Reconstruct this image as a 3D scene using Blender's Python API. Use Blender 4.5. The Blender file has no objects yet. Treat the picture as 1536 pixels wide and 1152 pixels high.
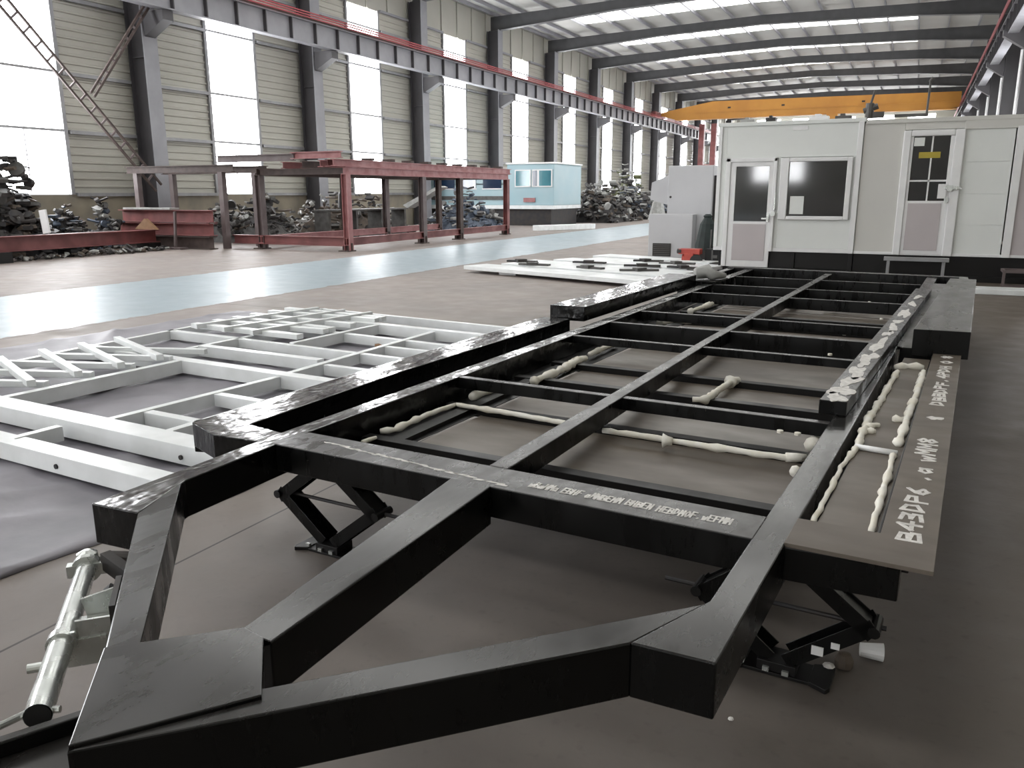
import bpy, bmesh, math, random
from mathutils import Vector, Matrix
random.seed(7)
C = bpy.context.scene.collection
PI = math.pi
R = math.radians

# ------------------------------------------------------------------ materials
MATS = {}
def srgb(c):
    f = lambda v: v/12.92 if v <= .04045 else ((v+.055)/1.055)**2.4
    return tuple(f(x/255) for x in c)
def base_mat(name):
    m = bpy.data.materials.new(name); m.use_nodes = True
    nt = m.node_tree; b = nt.nodes['Principled BSDF']
    MATS[name] = m
    return m, nt, b
def N(nt, t, **k):
    n = nt.nodes.new(t)
    for a, v in k.items(): setattr(n, a, v)
    return n
def mat(name, col, rough=.5, metal=0., col2=None, nscale=6., bump=0., spec=.5, rvar=0., stretch=None, contrast=(.35,.65), coords='Object', coat=0.):
    m, nt, b = base_mat(name)
    k = ALB.get(name, .66)
    c2 = col2 if col2 else tuple(x*.85 for x in col)
    col = tuple(x*k for x in col); col2 = tuple(x*k for x in c2)
    b.inputs['Roughness'].default_value = rough
    b.inputs['Metallic'].default_value = metal
    b.inputs['Specular IOR Level'].default_value = spec
    b.inputs['Coat Weight'].default_value = coat
    b.inputs['Coat Roughness'].default_value = .12
    b.inputs['Base Color'].default_value = (*col, 1)
    tc = N(nt, 'ShaderNodeTexCoord'); mp = N(nt, 'ShaderNodeMapping')
    nt.links.new(tc.outputs[coords], mp.inputs[0])
    if stretch: mp.inputs['Scale'].default_value = stretch
    no = N(nt, 'ShaderNodeTexNoise'); no.inputs['Scale'].default_value = nscale; no.inputs['Detail'].default_value = 6
    nt.links.new(mp.outputs[0], no.inputs['Vector'])
    cr = N(nt, 'ShaderNodeMapRange'); cr.inputs[1].default_value = contrast[0]; cr.inputs[2].default_value = contrast[1]
    nt.links.new(no.outputs['Fac'], cr.inputs[0])
    c2 = col2 if col2 else tuple(x*.85 for x in col)
    mx = N(nt, 'ShaderNodeMix', data_type='RGBA')
    mx.inputs[6].default_value = (*col, 1); mx.inputs[7].default_value = (*c2, 1)
    nt.links.new(cr.outputs[0], mx.inputs[0]); nt.links.new(mx.outputs[2], b.inputs['Base Color'])
    if rvar:
        r = N(nt, 'ShaderNodeMapRange'); r.inputs[3].default_value = max(.03, rough-rvar); r.inputs[4].default_value = rough+rvar
        nt.links.new(cr.outputs[0], r.inputs[0]); nt.links.new(r.outputs[0], b.inputs['Roughness'])
    if bump:
        bp = N(nt, 'ShaderNodeBump'); bp.inputs['Strength'].default_value = bump; bp.inputs['Distance'].default_value = .01
        nt.links.new(no.outputs['Fac'], bp.inputs['Height']); nt.links.new(bp.outputs[0], b.inputs['Normal'])
    return m
ALB = {'white_enamel': 1.05, 'white_chalk': .9, 'cream_foam': .9, 'zinc_plated_steel': 1, 'beige_wall_sheet': .54, 'grey_roof_underside': .58, 'white_sandwich_panel': .86, 'cream_sandwich_panel': .76, 'light_grey_machine_paint': .8, 'white_pvc': .8}
def emat(name, col, strength):
    m, nt, b = base_mat(name)
    b.inputs['Base Color'].default_value = (*col, 1)
    b.inputs['Emission Color'].default_value = (*col, 1); b.inputs['Emission Strength'].default_value = strength
    return m

def sheen_dust_black(name, base, dust, amount, rough, coat, lo, hi, sc=(4,1.2,1), nscale=2.2, wave=.0):
    """black paint with up-facing faces coloured paler, for settled dusting plus painted-in reflected sheen"""
    m, nt, b = base_mat(name)
    tc = N(nt, 'ShaderNodeTexCoord'); mp = N(nt, 'ShaderNodeMapping'); mp.inputs['Scale'].default_value = sc
    nt.links.new(tc.outputs['Object'], mp.inputs[0])
    no = N(nt, 'ShaderNodeTexNoise'); no.inputs['Scale'].default_value = nscale; no.inputs['Detail'].default_value = 7; no.inputs['Roughness'].default_value = .62
    nt.links.new(mp.outputs[0], no.inputs['Vector'])
    mr = N(nt, 'ShaderNodeMapRange'); mr.inputs[1].default_value = lo; mr.inputs[2].default_value = hi; mr.inputs[3].default_value = amount*.55; mr.inputs[4].default_value = amount
    nt.links.new(no.outputs['Fac'], mr.inputs[0])
    ge = N(nt, 'ShaderNodeNewGeometry'); sx = N(nt, 'ShaderNodeSeparateXYZ'); nt.links.new(ge.outputs['Normal'], sx.inputs[0])
    up = N(nt, 'ShaderNodeMapRange'); up.inputs[1].default_value = .75; up.inputs[2].default_value = .98; nt.links.new(sx.outputs[2], up.inputs[0])
    mu = N(nt, 'ShaderNodeMath', operation='MULTIPLY'); nt.links.new(mr.outputs[0], mu.inputs[0]); nt.links.new(up.outputs[0], mu.inputs[1])
    mx = N(nt, 'ShaderNodeMix', data_type='RGBA'); mx.inputs[6].default_value = (*base,1); mx.inputs[7].default_value = (*dust,1)
    nt.links.new(mu.outputs[0], mx.inputs[0]); nt.links.new(mx.outputs[2], b.inputs['Base Color'])
    rr = N(nt, 'ShaderNodeMapRange'); rr.inputs[1].default_value = .35; rr.inputs[2].default_value = .65; rr.inputs[3].default_value = rough*.6; rr.inputs[4].default_value = rough*1.5
    nt.links.new(no.outputs['Fac'], rr.inputs[0]); nt.links.new(rr.outputs[0], b.inputs['Roughness'])
    cw = N(nt, 'ShaderNodeMath', operation='MULTIPLY'); cw.inputs[1].default_value = coat; nt.links.new(up.outputs[0], cw.inputs[0])
    nt.links.new(cw.outputs[0], b.inputs['Coat Weight']); b.inputs['Coat Roughness'].default_value = .13
    b.inputs['Specular IOR Level'].default_value = .25
    if wave:
        w1 = N(nt, 'ShaderNodeTexNoise'); w1.inputs['Scale'].default_value = 6.; w1.inputs['Detail'].default_value = 3
        mp2 = N(nt, 'ShaderNodeMapping'); mp2.inputs['Scale'].default_value = (1.3,.8,1); nt.links.new(tc.outputs['Object'], mp2.inputs[0]); nt.links.new(mp2.outputs[0], w1.inputs['Vector'])
        bp = N(nt, 'ShaderNodeBump'); bp.inputs['Strength'].default_value = 1.; bp.inputs['Distance'].default_value = wave
        nt.links.new(w1.outputs['Fac'], bp.inputs['Height']); nt.links.new(bp.outputs[0], b.inputs['Normal']); nt.links.new(bp.outputs[0], b.inputs['Coat Normal'])
    return m
blk = sheen_dust_black('black_gloss_paint', (.003,.003,.003), (.040,.037,.035), .7, .26, .35, .35, .65)
dusty_sheen = sheen_dust_black('dusty_sheen_black_paint', (.003,.003,.003), (.060,.055,.053), .8, .32, .3, .35, .65, (5,2,1), 3, wave=.003)
blkw = sheen_dust_black('wavy_black_gloss_paint', (.003,.003,.003), (.052,.048,.046), .5, .20, 1., .35, .65, (5,1.5,1), 3, wave=.012)
dusty_sheen2 = sheen_dust_black('pale_dusty_sheen_black_paint', (.004,.004,.004), (.14,.135,.13), .95, .38, .3, .35, .65, (3,1,1), 1.5)
blk2 = mat('black_matte_paint', (.005,.0045,.0045), .45, 0, (.008,.007,.007), 5, rvar=.1, spec=.3)
sheet = mat('brown_steel_sheet', (.20,.165,.13), .45, 0, (.14,.115,.092), 1.2, rvar=.12, spec=.5, stretch=(1.5,3,1))
foam = mat('cream_foam', (.86,.84,.78), .75, 0, (.78,.74,.64), 14, bump=.35, spec=.2)
chalk = mat('white_chalk', (.80,.78,.75), .9, 0, (.6,.58,.56), 40, spec=.2)
whitep = mat('white_enamel', (.74,.76,.77), .38, 0, (.64,.66,.66), 4, rvar=.08)
whitew = mat('white_pvc', (.90,.90,.90), .35, 0, (.85,.85,.86), 5)
cabin = mat('white_sandwich_panel', (.80,.82,.80), .5, 0, (.76,.78,.76), 1.2)
cabin2 = mat('cream_sandwich_panel', (.72,.71,.67), .5, 0, (.68,.67,.64), 1.0)
doorp = mat('pinkish_door_panel', (.70,.64,.65), .5, 0, (.66,.60,.61), 1.5)
glassd = mat('dark_window_glass', (.012,.013,.016), .06, 0, (.03,.03,.035), 2, spec=.9)
teal = mat('teal_window_glass', (.08,.32,.38), .1, 0, (.04,.2,.27), .8, spec=.8)
navy = mat('navy_window_glass', (.02,.05,.11), .1, 0, (.01,.03,.08), .8, spec=.8)
bluep = mat('pale_blue_panel', (.45,.66,.74), .45, 0, (.52,.70,.76), 1.)
colm = mat('grey_column_paint', (.085,.08,.088), .5, 0, (.07,.066,.072), 2)
colm2 = mat('light_grey_steel_paint', (.42,.42,.45), .45, 0, (.36,.36,.39), 2)
rafm = mat('grey_rafter_paint', (.11,.11,.115), .55, 0, (.09,.09,.095), 2)
girtm = mat('galvanised_girt', (.45,.45,.46), .45, .3, (.36,.36,.37), 4)
wallm = mat('beige_wall_sheet', (.80,.78,.69), .5, 0, (.74,.72,.63), .8)
masm = mat('plastered_low_wall', (.42,.37,.28), .8, 0, (.30,.27,.22), 1.2)
roofm = mat('grey_roof_underside', (.74,.73,.69), .6, 0, (.68,.67,.63), 1.)
redp = mat('red_oxide_primer', (.30,.085,.08), .55, 0, (.20,.06,.06), 2.5, rvar=.1)
redp2 = mat('faded_pink_primer', (.55,.26,.26), .6, 0, (.42,.17,.17), 4, rvar=.1)
rust = mat('rusty_brown_steel', (.12,.085,.075), .7, 0, (.07,.045,.04), 5)
greyred = mat('greyish_brown_steel', (.21,.17,.17), .6, 0, (.15,.11,.11), 3)
conred = mat('red_conductor_bar', (.50,.07,.09), .45, 0, (.42,.06,.07), 4)
yel = mat('yellow_crane_paint', (.72,.33,.05), .45, 0, (.60,.26,.04), .6)
orng = mat('orange_red_plastic', (.62,.08,.05), .45, 0, (.5,.05,.04), 5)
machg = mat('light_grey_machine_paint', (.60,.60,.62), .5, 0, (.54,.54,.56), 1.)
dgreen = mat('dark_green_cloth', (.02,.035,.033), .7, 0, (.012,.02,.02), 6)
darks = mat('dark_scrap', (.035,.035,.04), .6, .2, (.06,.05,.045), 6)
mids = mat('grey_scrap', (.17,.165,.16), .6, .2, (.10,.095,.09), 6)
lights = mat('pale_scrap', (.55,.55,.53), .6, 0, (.4,.4,.38), 6)
blues = mat('bluish_scrap', (.16,.20,.27), .5, .2, (.07,.09,.13), 6)
browns = mat('brown_scrap', (.16,.12,.09), .7, 0, (.09,.07,.055), 6)
greens = mat('olive_scrap', (.25,.27,.12), .7, 0, (.13,.14,.08), 6)
wood = mat('raw_wood', (.42,.24,.13), .7, 0, (.33,.18,.09), 6, stretch=(1,8,1))
zinc = mat('zinc_plated_steel', (.62,.64,.62), .28, .75, (.5,.52,.5), 12, rvar=.08)
rubber = mat('black_rubber', (.012,.012,.012), .6)
yellowst = mat('yellow_sticker', (.62,.48,.05), .5)
tarp = mat('grey_tarpaulin', (.33,.31,.35), .5, 0, (.24,.23,.26), 2.5, bump=.8)
pane = emat('daylight_pane', (.97,.98,1.), 8.5)
skyl = emat('daylight_roof_sheet', (1.,1.,.97), 2.2)

def floor_mat():
    m, nt, b = base_mat('concrete_floor')
    tc = N(nt, 'ShaderNodeTexCoord'); sx = N(nt, 'ShaderNodeSeparateXYZ')
    nt.links.new(tc.outputs['Object'], sx.inputs[0])
    def noise(s, d=6, dist=0.):
        n = N(nt, 'ShaderNodeTexNoise'); n.inputs['Scale'].default_value = s; n.inputs['Detail'].default_value = d; n.inputs['Distortion'].default_value = dist
        nt.links.new(tc.outputs['Object'], n.inputs['Vector']); return n
    def rng(src, a, b_, c=0, d=1):
        r = N(nt, 'ShaderNodeMapRange'); r.inputs[1].default_value = a; r.inputs[2].default_value = b_; r.inputs[3].default_value = c; r.inputs[4].default_value = d
        nt.links.new(src, r.inputs[0]); return r.outputs[0]
    def mix(f, a, c):
        x = N(nt, 'ShaderNodeMix', data_type='RGBA')
        nt.links.new(f, x.inputs[0])
        for i, v in ((6, a), (7, c)):
            if isinstance(v, tuple): x.inputs[i].default_value = (*v, 1)
            else: nt.links.new(v, x.inputs[i])
        return x.outputs[2]
    def math_(op, a, b_):
        n = N(nt, 'ShaderNodeMath', operation=op)
        for i, v in enumerate((a, b_)):
            if isinstance(v, (int, float)): n.inputs[i].default_value = v
            else: nt.links.new(v, n.inputs[i])
        return n.outputs[0]
    n1 = noise(.7, 8, .4); n2 = noise(3.5, 8); n3 = noise(22, 4)
    col = mix(rng(n1.outputs['Fac'], .35, .65), (.150,.130,.114), (.092,.078,.068))
    col = mix(rng(n2.outputs['Fac'], .5, .72, 0, .5), col, (.155,.136,.12))
    col = mix(rng(n3.outputs['Fac'], .58, .75, 0, .35), col, (.062,.053,.047))
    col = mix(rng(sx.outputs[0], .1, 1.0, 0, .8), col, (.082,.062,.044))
    # worn aisle coating between x=-12.3 and x=-8.7, pinkish bare screed and painted-in window light between the aisle and the work area
    wob = rng(n2.outputs['Fac'], .3, .7, -.05, .05)
    xx = math_('ADD', sx.outputs[0], wob)
    pink = math_('LESS_THAN', xx, -3.0)
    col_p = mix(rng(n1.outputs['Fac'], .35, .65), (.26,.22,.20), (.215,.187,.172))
    pf = rng(sx.outputs[0], -.6, -5.5)  # fades in towards the windows, their light put into the floor colour
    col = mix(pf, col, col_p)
    a1 = math_('MULTIPLY', math_('LESS_THAN', xx, -8.7), math_('GREATER_THAN', xx, -12.3))
    col_a = mix(rng(n1.outputs['Fac'], .35, .65), (.33,.40,.44), (.30,.365,.40))
    col = mix(a1, col, col_a)
    # joints
    def joint(src, per, off, w):
        q = math_('ABSOLUTE', math_('SUBTRACT', math_('FRACT', math_('DIVIDE', math_('SUBTRACT', src, off), per), 0) , .5), 0)
        return math_('GREATER_THAN', q, .5 - w/per)
    j = math_('MAXIMUM', joint(sx.outputs[0], 6.0, -2.63, .006), joint(sx.outputs[1], 8.0, .45, .006))
    jm = math_('MULTIPLY', j, math_('GREATER_THAN', xx, -8.7))
    col = mix(jm, col, (.03,.025,.022))
    nt.links.new(col, b.inputs['Base Color'])
    r0 = rng(n2.outputs['Fac'], .3, .7, .50, .68)
    ra = rng(n2.outputs['Fac'], .3, .7, .34, .48)
    rr = N(nt, 'ShaderNodeMix', data_type='FLOAT')
    nt.links.new(a1, rr.inputs[0]); nt.links.new(r0, rr.inputs[2]); nt.links.new(ra, rr.inputs[3])
    nt.links.new(rr.outputs[0], b.inputs['Roughness'])
    bp = N(nt, 'ShaderNodeBump'); bp.inputs['Strength'].default_value = .12; bp.inputs['Distance'].default_value = .01
    nt.links.new(n3.outputs['Fac'], bp.inputs['Height']); nt.links.new(bp.outputs[0], b.inputs['Normal'])
    return m
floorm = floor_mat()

# ------------------------------------------------------------------ mesh helpers
class MB:
    def __init__(s): s.v = []; s.f = []; s.mi = []; s.m = 0
    def add(s, vs, fs):
        o = len(s.v); s.v += [tuple(p) for p in vs]
        for f in fs: s.f.append(tuple(i+o for i in f)); s.mi.append(s.m)
    def box(s, a, b, M=None):
        x0,y0,z0 = a; x1,y1,z1 = b
        vs = [Vector(p) for p in ((x0,y0,z0),(x1,y0,z0),(x1,y1,z0),(x0,y1,z0),(x0,y0,z1),(x1,y0,z1),(x1,y1,z1),(x0,y1,z1))]
        if M: vs = [M @ p for p in vs]
        s.add(vs, [(0,3,2,1),(4,5,6,7),(0,1,5,4),(1,2,6,5),(2,3,7,6),(3,0,4,7)]); return s
    def prism(s, poly, z0, z1):
        ar = sum(poly[i][0]*poly[(i+1)%len(poly)][1]-poly[(i+1)%len(poly)][0]*poly[i][1] for i in range(len(poly)))
        if ar < 0: poly = poly[::-1]
        n = len(poly)
        s.add([(x,y,z0) for x,y in poly]+[(x,y,z1) for x,y in poly],
              [tuple(range(n))[::-1], tuple(range(n,2*n))]+[(i,(i+1)%n,(i+1)%n+n,i+n) for i in range(n)]); return s
    def extr(s, prof, axis, a, b):
        """profile of 2-D points extruded along axis 'x' or 'y' from a to b"""
        n = len(prof)
        P = (lambda p, t: (t,p[0],p[1])) if axis == 'x' else (lambda p, t: (p[0],t,p[1]))
        s.add([P(p,a) for p in prof]+[P(p,b) for p in prof],
              [tuple(range(n)), tuple(range(n,2*n))[::-1]]+[(i,i+n,(i+1)%n+n,(i+1)%n) for i in range(n)]); return s
    def bar(s, p0, p1, w, h):
        """rectangular bar between two points, w sideways, h in the up direction"""
        p0, p1 = Vector(p0), Vector(p1); d = (p1-p0).normalized()
        up = Vector((0,0,1)) if abs(d.z) < .95 else Vector((0,1,0))
        r = d.cross(up).normalized(); u = r.cross(d).normalized()
        vs = []
        for p in (p0, p1):
            for a, b in ((-1,-1),(1,-1),(1,1),(-1,1)): vs.append(p + r*a*w/2 + u*b*h/2)
        s.add(vs, [(0,1,2,3),(7,6,5,4),(0,4,5,1),(1,5,6,2),(2,6,7,3),(3,7,4,0)]); return s
    def tube(s, pts, r, n=10, cap=True):
        pts = [Vector(p) for p in pts]; rs = r if isinstance(r, (list, tuple)) else [r]*len(pts)
        o = len(s.v); ref = None
        for i, p in enumerate(pts):
            d = (pts[min(i+1,len(pts)-1)] - pts[max(i-1,0)]).normalized()
            if ref is None:
                ref = d.orthogonal().normalized()
            ref = (ref - d*ref.dot(d)).normalized(); q = d.cross(ref)
            for k in range(n):
                a = 2*PI*k/n; s.v.append(tuple(p + (ref*math.cos(a)+q*math.sin(a))*rs[i]))
        for i in range(len(pts)-1):
            for k in range(n):
                a = o+i*n+k; b = o+i*n+(k+1)%n
                s.f.append((a,b,b+n,a+n)); s.mi.append(s.m)
        if cap:
            s.f.append(tuple(o+k for k in range(n))[::-1]); s.mi.append(s.m)
            e = o+(len(pts)-1)*n
            s.f.append(tuple(e+k for k in range(n))); s.mi.append(s.m)
        return s
    def lathe(s, prof, c=(0,0,0), n=16):
        o = len(s.v)
        for r, z in prof:
            for k in range(n):
                a = 2*PI*k/n; s.v.append((c[0]+r*math.cos(a), c[1]+r*math.sin(a), c[2]+z))
        for i in range(len(prof)-1):
            for k in range(n):
                a = o+i*n+k; b = o+i*n+(k+1)%n; s.f.append((a,b,b+n,a+n)); s.mi.append(s.m)
        s.f.append(tuple(o+k for k in range(n))[::-1]); s.mi.append(s.m)
        e = o+(len(prof)-1)*n
        s.f.append(tuple(e+k for k in range(n))); s.mi.append(s.m)
        return s
    def build(s, name, mats, parent=None, bevel=0., smooth=False):
        me = bpy.data.meshes.new(name); me.from_pydata(s.v, [], s.f)
        if not isinstance(mats, (list, tuple)): mats = [mats]
        for m in mats: me.materials.append(m)
        for p, i in zip(me.polygons, s.mi): p.material_index = min(i, len(mats)-1); p.use_smooth = smooth
        bm = bmesh.new(); bm.from_mesh(me); bmesh.ops.recalc_face_normals(bm, faces=bm.faces); bm.to_mesh(me); bm.free()
        me.validate(); me.update()
        o = bpy.data.objects.new(name, me); C.objects.link(o)
        if parent: o.parent = parent
        if bevel:
            b = o.modifiers.new('bevel', 'BEVEL'); b.width = bevel; b.segments = 2; b.limit_method = 'ANGLE'; b.angle_limit = R(40)
        return o
def empty(name, loc=(0,0,0), rz=0.):
    o = bpy.data.objects.new(name, None); C.objects.link(o); o.location = loc; o.rotation_euler = (0,0,rz); o.empty_display_size = .2
    return o
def tag(o, label, cat=None, group=None, kind=None):
    if label: o['label'] = label
    if cat: o['category'] = cat
    if group: o['group'] = group
    if kind: o['kind'] = kind
    return o
def struct(o): o['kind'] = 'structure'; return o

# ------------------------------------------------------------------ the hall
XW = -22.55; XR = 3.75; Y0 = -29.0; Y1 = 115.0; COLX = -21.7; BAY = 8.0; YC = 19.15
cols_y = [YC + BAY*k for k in range(-6, 12)]
EAVE = 11.15
def ceil_z(x):       # underside of the roof sheet
    if x < -9: return 11.20 + (x+22.55)*(.36/13.55)
    return 11.56 - (x+9)*.016
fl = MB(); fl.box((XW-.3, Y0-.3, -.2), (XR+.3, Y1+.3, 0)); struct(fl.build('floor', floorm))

# left wall: ribbed sheets between the window strips, a plastered low wall beneath
def ribbed(mb, y0, y1, z0, z1, x=XW, pitch=.235, sgn=1):
    n = max(1, round((z1-z0)/pitch)); p = (z1-z0)/n; prof = []
    for i in range(n):
        z = z0+i*p
        prof += [(x, z), (x, z+p*.62), (x+.035*sgn, z+p*.72), (x+.035*sgn, z+p*.90)]
    prof.append((x, z1))
    back = x-.08*sgn
    prof += [(back, z1), (back, z0)]
    mb.extr(prof, 'y', y0, y1)
WIN = []   # window strips (y0,y1)
for cy in cols_y: WIN.append((cy+3.05, cy+5.35))
w = MB(); lo = MB()
prev = Y0
for a, b in WIN:
    if a > Y1: break
    ribbed(w, prev, a, 1.55, 9.45); prev = b
ribbed(w, prev, Y1, 1.55, 9.45)
# upper band with upright ribs
prof = []
y = Y0; o = []
while y < Y1:
    w.box((XW-.08, y, 9.45), (XW, min(y+1.6, Y1), 11.19)); w.box((XW, y+1.5, 9.45), (XW+.06, y+1.6, 11.19)); y += 1.6
struct(w.build('wall_left', wallm))
lo.box((XW-.15, Y0, 0), (XW+.06, Y1, 1.5)); struct(lo.build('baseboard_left', masm))
for i, (a, b) in enumerate(WIN):
    if a > Y1-3: break
    p = MB(); p.box((XW-.05, a, 1.55), (XW-.03, b, 9.4)); pn = struct(p.build('window_%d' % (i+1), pane))
    f = MB()
    for yy in (a-.06, b-.02): f.box((XW-.03, yy-.05, 1.5), (XW+.10, yy+.07, 9.45))
    f.build('window_frame', girtm, pn)
    g = MB()
    for zz in (3.28, 4.9, 6.95, 8.6): g.box((XW-.02, a, zz), (XW+.08, b, zz+.07))
    g.box((XW-.02, a+(b-a)*.46, 1.55), (XW+.0, a+(b-a)*.46+.03, 3.28))
    g.build('glazing_bar', girtm, pn)
t = 1
for zz in (1.5, 3.28, 4.9, 6.95, 8.6, 9.45):
    m = MB()
    prev = Y0
    for a, b in WIN:
        if a > Y1-3: break
        m.box((XW+.03, prev+.1, zz-.05), (XW+.17, a-.1, zz+.05)); prev = b
    struct(m.build('trim_%d' % t, girtm if zz < 9 else colm2)); t += 1
# far, right and rear walls
m = MB(); m.box((XW-.1, Y1, 0), (XR+.1, Y1+.15, 11.5)); struct(m.build('wall_far', wallm))
m = MB(); m.box((XW-.1, Y0-.15, 0), (XR+.1, Y0, 11.5)); struct(m.build('wall_rear', wallm))
m = MB()
m.box((XR, Y0, 0), (XR+.08, Y1, 11.3))
struct(m.build('wall_right', wallm))
for i, yy in enumerate([YC+BAY*k+2.9 for k in range(0, 8)]):
    p = MB(); p.box((XR-.03, yy, 1.6), (XR-.005, yy+2.2, 6.4)); struct(p.build('window_%d' % (60+i), mat('dim_pane_%d' % i, (.5,.52,.54), .3)if 0 else MATS['daylight_pane']))
for i, (xa, xb, za, zb) in enumerate([(-8.5,-7.3,2.3,3.8), (-10.6,-9.3,2.3,4.2), (-16,-13,1.5,6.0), (-2.5,0.5,6.5,9.0)]):
    p = MB(); p.box((xa, Y0+.005, za), (xb, Y0+.03, zb)); struct(p.build('window_%d' % (80+i), pane))
for i in range(5):
    p = MB(); p.box((-20+4.5*i, Y1-.03, 3.0), (-17+4.5*i, Y1-.005, 10.8)); struct(p.build('window_%d' % (90+i), pane))  # glowing panes added to whiten the gap beneath the crane
# roof: sheets, purlins, skylights
m = MB()
P = [(XW-.1, ceil_z(XW)), (-9, ceil_z(-9)), (XR+.1, ceil_z(XR)), (XR+.1, ceil_z(XR)+.12), (-9, ceil_z(-9)+.12), (XW-.1, ceil_z(XW)+.12)]
m.extr(P, 'y', Y0-.1, Y1+.1); struct(m.build('ceiling', roofm))
PX = [-22.0+1.62*i for i in range(16)] + [-21.3]
for px in PX:
    m = MB(); z = ceil_z(px); m.box((px-.035, Y0, z-.17), (px+.035, Y1, z-.001)); struct(m.build('trim_%d' % t, colm2)); t += 1
sk = 100
for cy in cols_y:
    m = MB()
    for i in range(2, 13):
        a, b = PX[i]+.06, PX[i+1]-.06
        m.add([(a, cy+2.9, ceil_z(a)-.02), (b, cy+2.9, ceil_z(b)-.02), (b, cy+5.3, ceil_z(b)-.02), (a, cy+5.3, ceil_z(a)-.02)], [(0,1,2,3)])
    o = m.build('window_%d' % sk, skyl); sk += 1
    s = o.modifiers.new('s', 'SOLIDIFY'); s.thickness = .01; struct(o)

# columns, rafters
ordn = ['first','second','third','fourth','fifth','sixth','seventh','eighth','ninth','tenth','eleventh','twelfth']
def hsec(mb, x0, x1, yc, z0, z1, fw=.55, tf=.03, tw=.03):
    mb.box((x0, yc-fw/2, z0), (x0+tf, yc+fw/2, z1)); mb.box((x1-tf, yc-fw/2, z0), (x1, yc+fw/2, z1)); mb.box((x0+tf, yc-tw/2, z0), (x1-tf, yc+tw/2, z1))
for k in range(0, 12):
    cy = YC+BAY*k
    r = empty('steel_column', (COLX-.35, cy, 0))
    r['label'] = 'dark grey steel wall column on the window side, %s from the left in the photo' % ordn[k]
    r['category'] = 'column'; r['group'] = 'steel columns along the window wall'
    m = MB(); m.box((.32, -.27, 0), (.35, .27, 10.33)); m.build('flange', colm2, r)
    m = MB(); m.box((-.35, -.27, 0), (-.32, .27, 10.27)); m.box((-.32, -.14, 0), (.32, .14, 10.3)); m.box((-.2,-.27,5.6),(.32,.27,5.63)); m.build('web', colm, r)
    m = MB(); m.extr([(.36, 6.0),(.36, 6.9),(1.05, 6.9),(1.05, 6.55)], 'x', 0, 1) if 0 else None
    m = MB(); n0 = [(.36,6.2),(1.2,6.62),(1.2,6.9),(.36,6.9)]
    m.add([(x,-.2,z) for x,z in n0]+[(x,.2,z) for x,z in n0], [(0,1,2,3),(7,6,5,4),(0,4,5,1),(1,5,6,2),(2,6,7,3),(3,7,4,0)]); m.build('bracket', colm, r)
raf_i = 0
for k in range(1, 12):
    cy = YC+BAY*k
    r = empty('roof_rafter', (-9, cy, 10)); m = MB()
    pts = [(-22.3, 10.28), (-21.4, 10.33), (-15.0, 10.75), (-9.0, 10.90), (-1.0, 10.66), (3.6, 10.35)]
    def tz(x): return ceil_z(x)-.17
    lower = pts; n = len(lower)
    for i in range(n-1):
        (x0,z0),(x1,z1) = lower[i], lower[i+1]
        q = [(x0,z0),(x1,z1),(x1,tz(x1)),(x0,tz(x0))]
        m.add([(x+9,-.03,z-10) for x,z in q]+[(x+9,.03,z-10) for x,z in q], [(0,1,2,3),(7,6,5,4),(0,4,5,1),(1,5,6,2),(2,6,7,3),(3,7,4,0)])
    m.build('web', rafm, r)
    m = MB()
    for i in range(n-1):
        (x0,z0),(x1,z1) = lower[i], lower[i+1]
        m.bar((x0+9,0,z0-10),(x1+9,0,z1-10), .36, .03)
    m.build('flange', rafm, r)
    raf_i += 1
    tag(r, 'dark grey sloping roof rafter spanning the hall, %s counted from the nearest one' % ordn[raf_i-1], 'roof beam', 'roof rafters')
# right-hand columns
for k in range(1, 11):
    cy = YC+BAY*k
    r = empty('steel_column', (3.2, cy, 0)); m = MB(); hsec(m, -.35, .40, 0, 0, 10.35, .5); m.build('web', colm, r)
    m = MB(); n0 = [(-.36,6.4),(-1.05,6.85),(-1.05,7.05),(-.36,7.05)]
    m.add([(x,-.2,z) for x,z in n0]+[(x,.2,z) for x,z in n0], [(0,1,2,3),(7,6,5,4),(0,4,5,1),(1,5,6,2),(2,6,7,3),(3,7,4,0)]); m.build('bracket', colm, r)
    m = MB(); m.tube([(-.42,-.2,0),(-.42,-.2,6.35)], .04, 8); m.build('downpipe', whitew, r)
    tag(r, 'dark grey steel column above the white cabins on the right, %s counted from the nearest' % ordn[k-1], 'column', 'steel columns along the right wall')
# crane runways
def runway(x, name, lab, side, y0=-28, y1=112):
    r = empty(name, (x, 40, 0))
    m = MB(); m.box((-.02, y0-40, 6.95), (.02, y1-40, 7.68)); m.build('web', colm2, r)
    m = MB(); m.box((-.17, y0-40, 6.91), (.17, y1-40, 6.95)); m.box((-.17, y0-40, 7.68), (.17, y1-40, 7.72)); m.build('flange', colm2, r)
    st = MB(); st.box((-.15, -.02, 6.95), (.15, .02, 7.68)); s0 = st.build('stiffener', colm, r); s0.location = (0, -34, 0)
    for i in range(1, 64):
        s = s0.copy(); C.objects.link(s); s.parent = r; s.location = (0, -34+1.333*i, 0)
    m = MB(); m.box((-.04, y0-40, 7.72), (.04, y1-40, 7.84)); m.build('rail', rust, r)
    m = MB()
    for i in range(3): m.box((side*.31, y0-40, 7.74+i*.085), (side*.31+.04, y1-40, 7.785+i*.085))
    m.build('conductor_bar', conred, r)
    tag(r, lab, 'crane runway')
runway(-20.9, 'crane_runway', 'grey crane runway girder with ribs and red conductor bars along the window wall', 1)
runway(2.45, 'crane_runway', 'crane runway girder with red conductor bars high on the right wall', -1)
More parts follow.
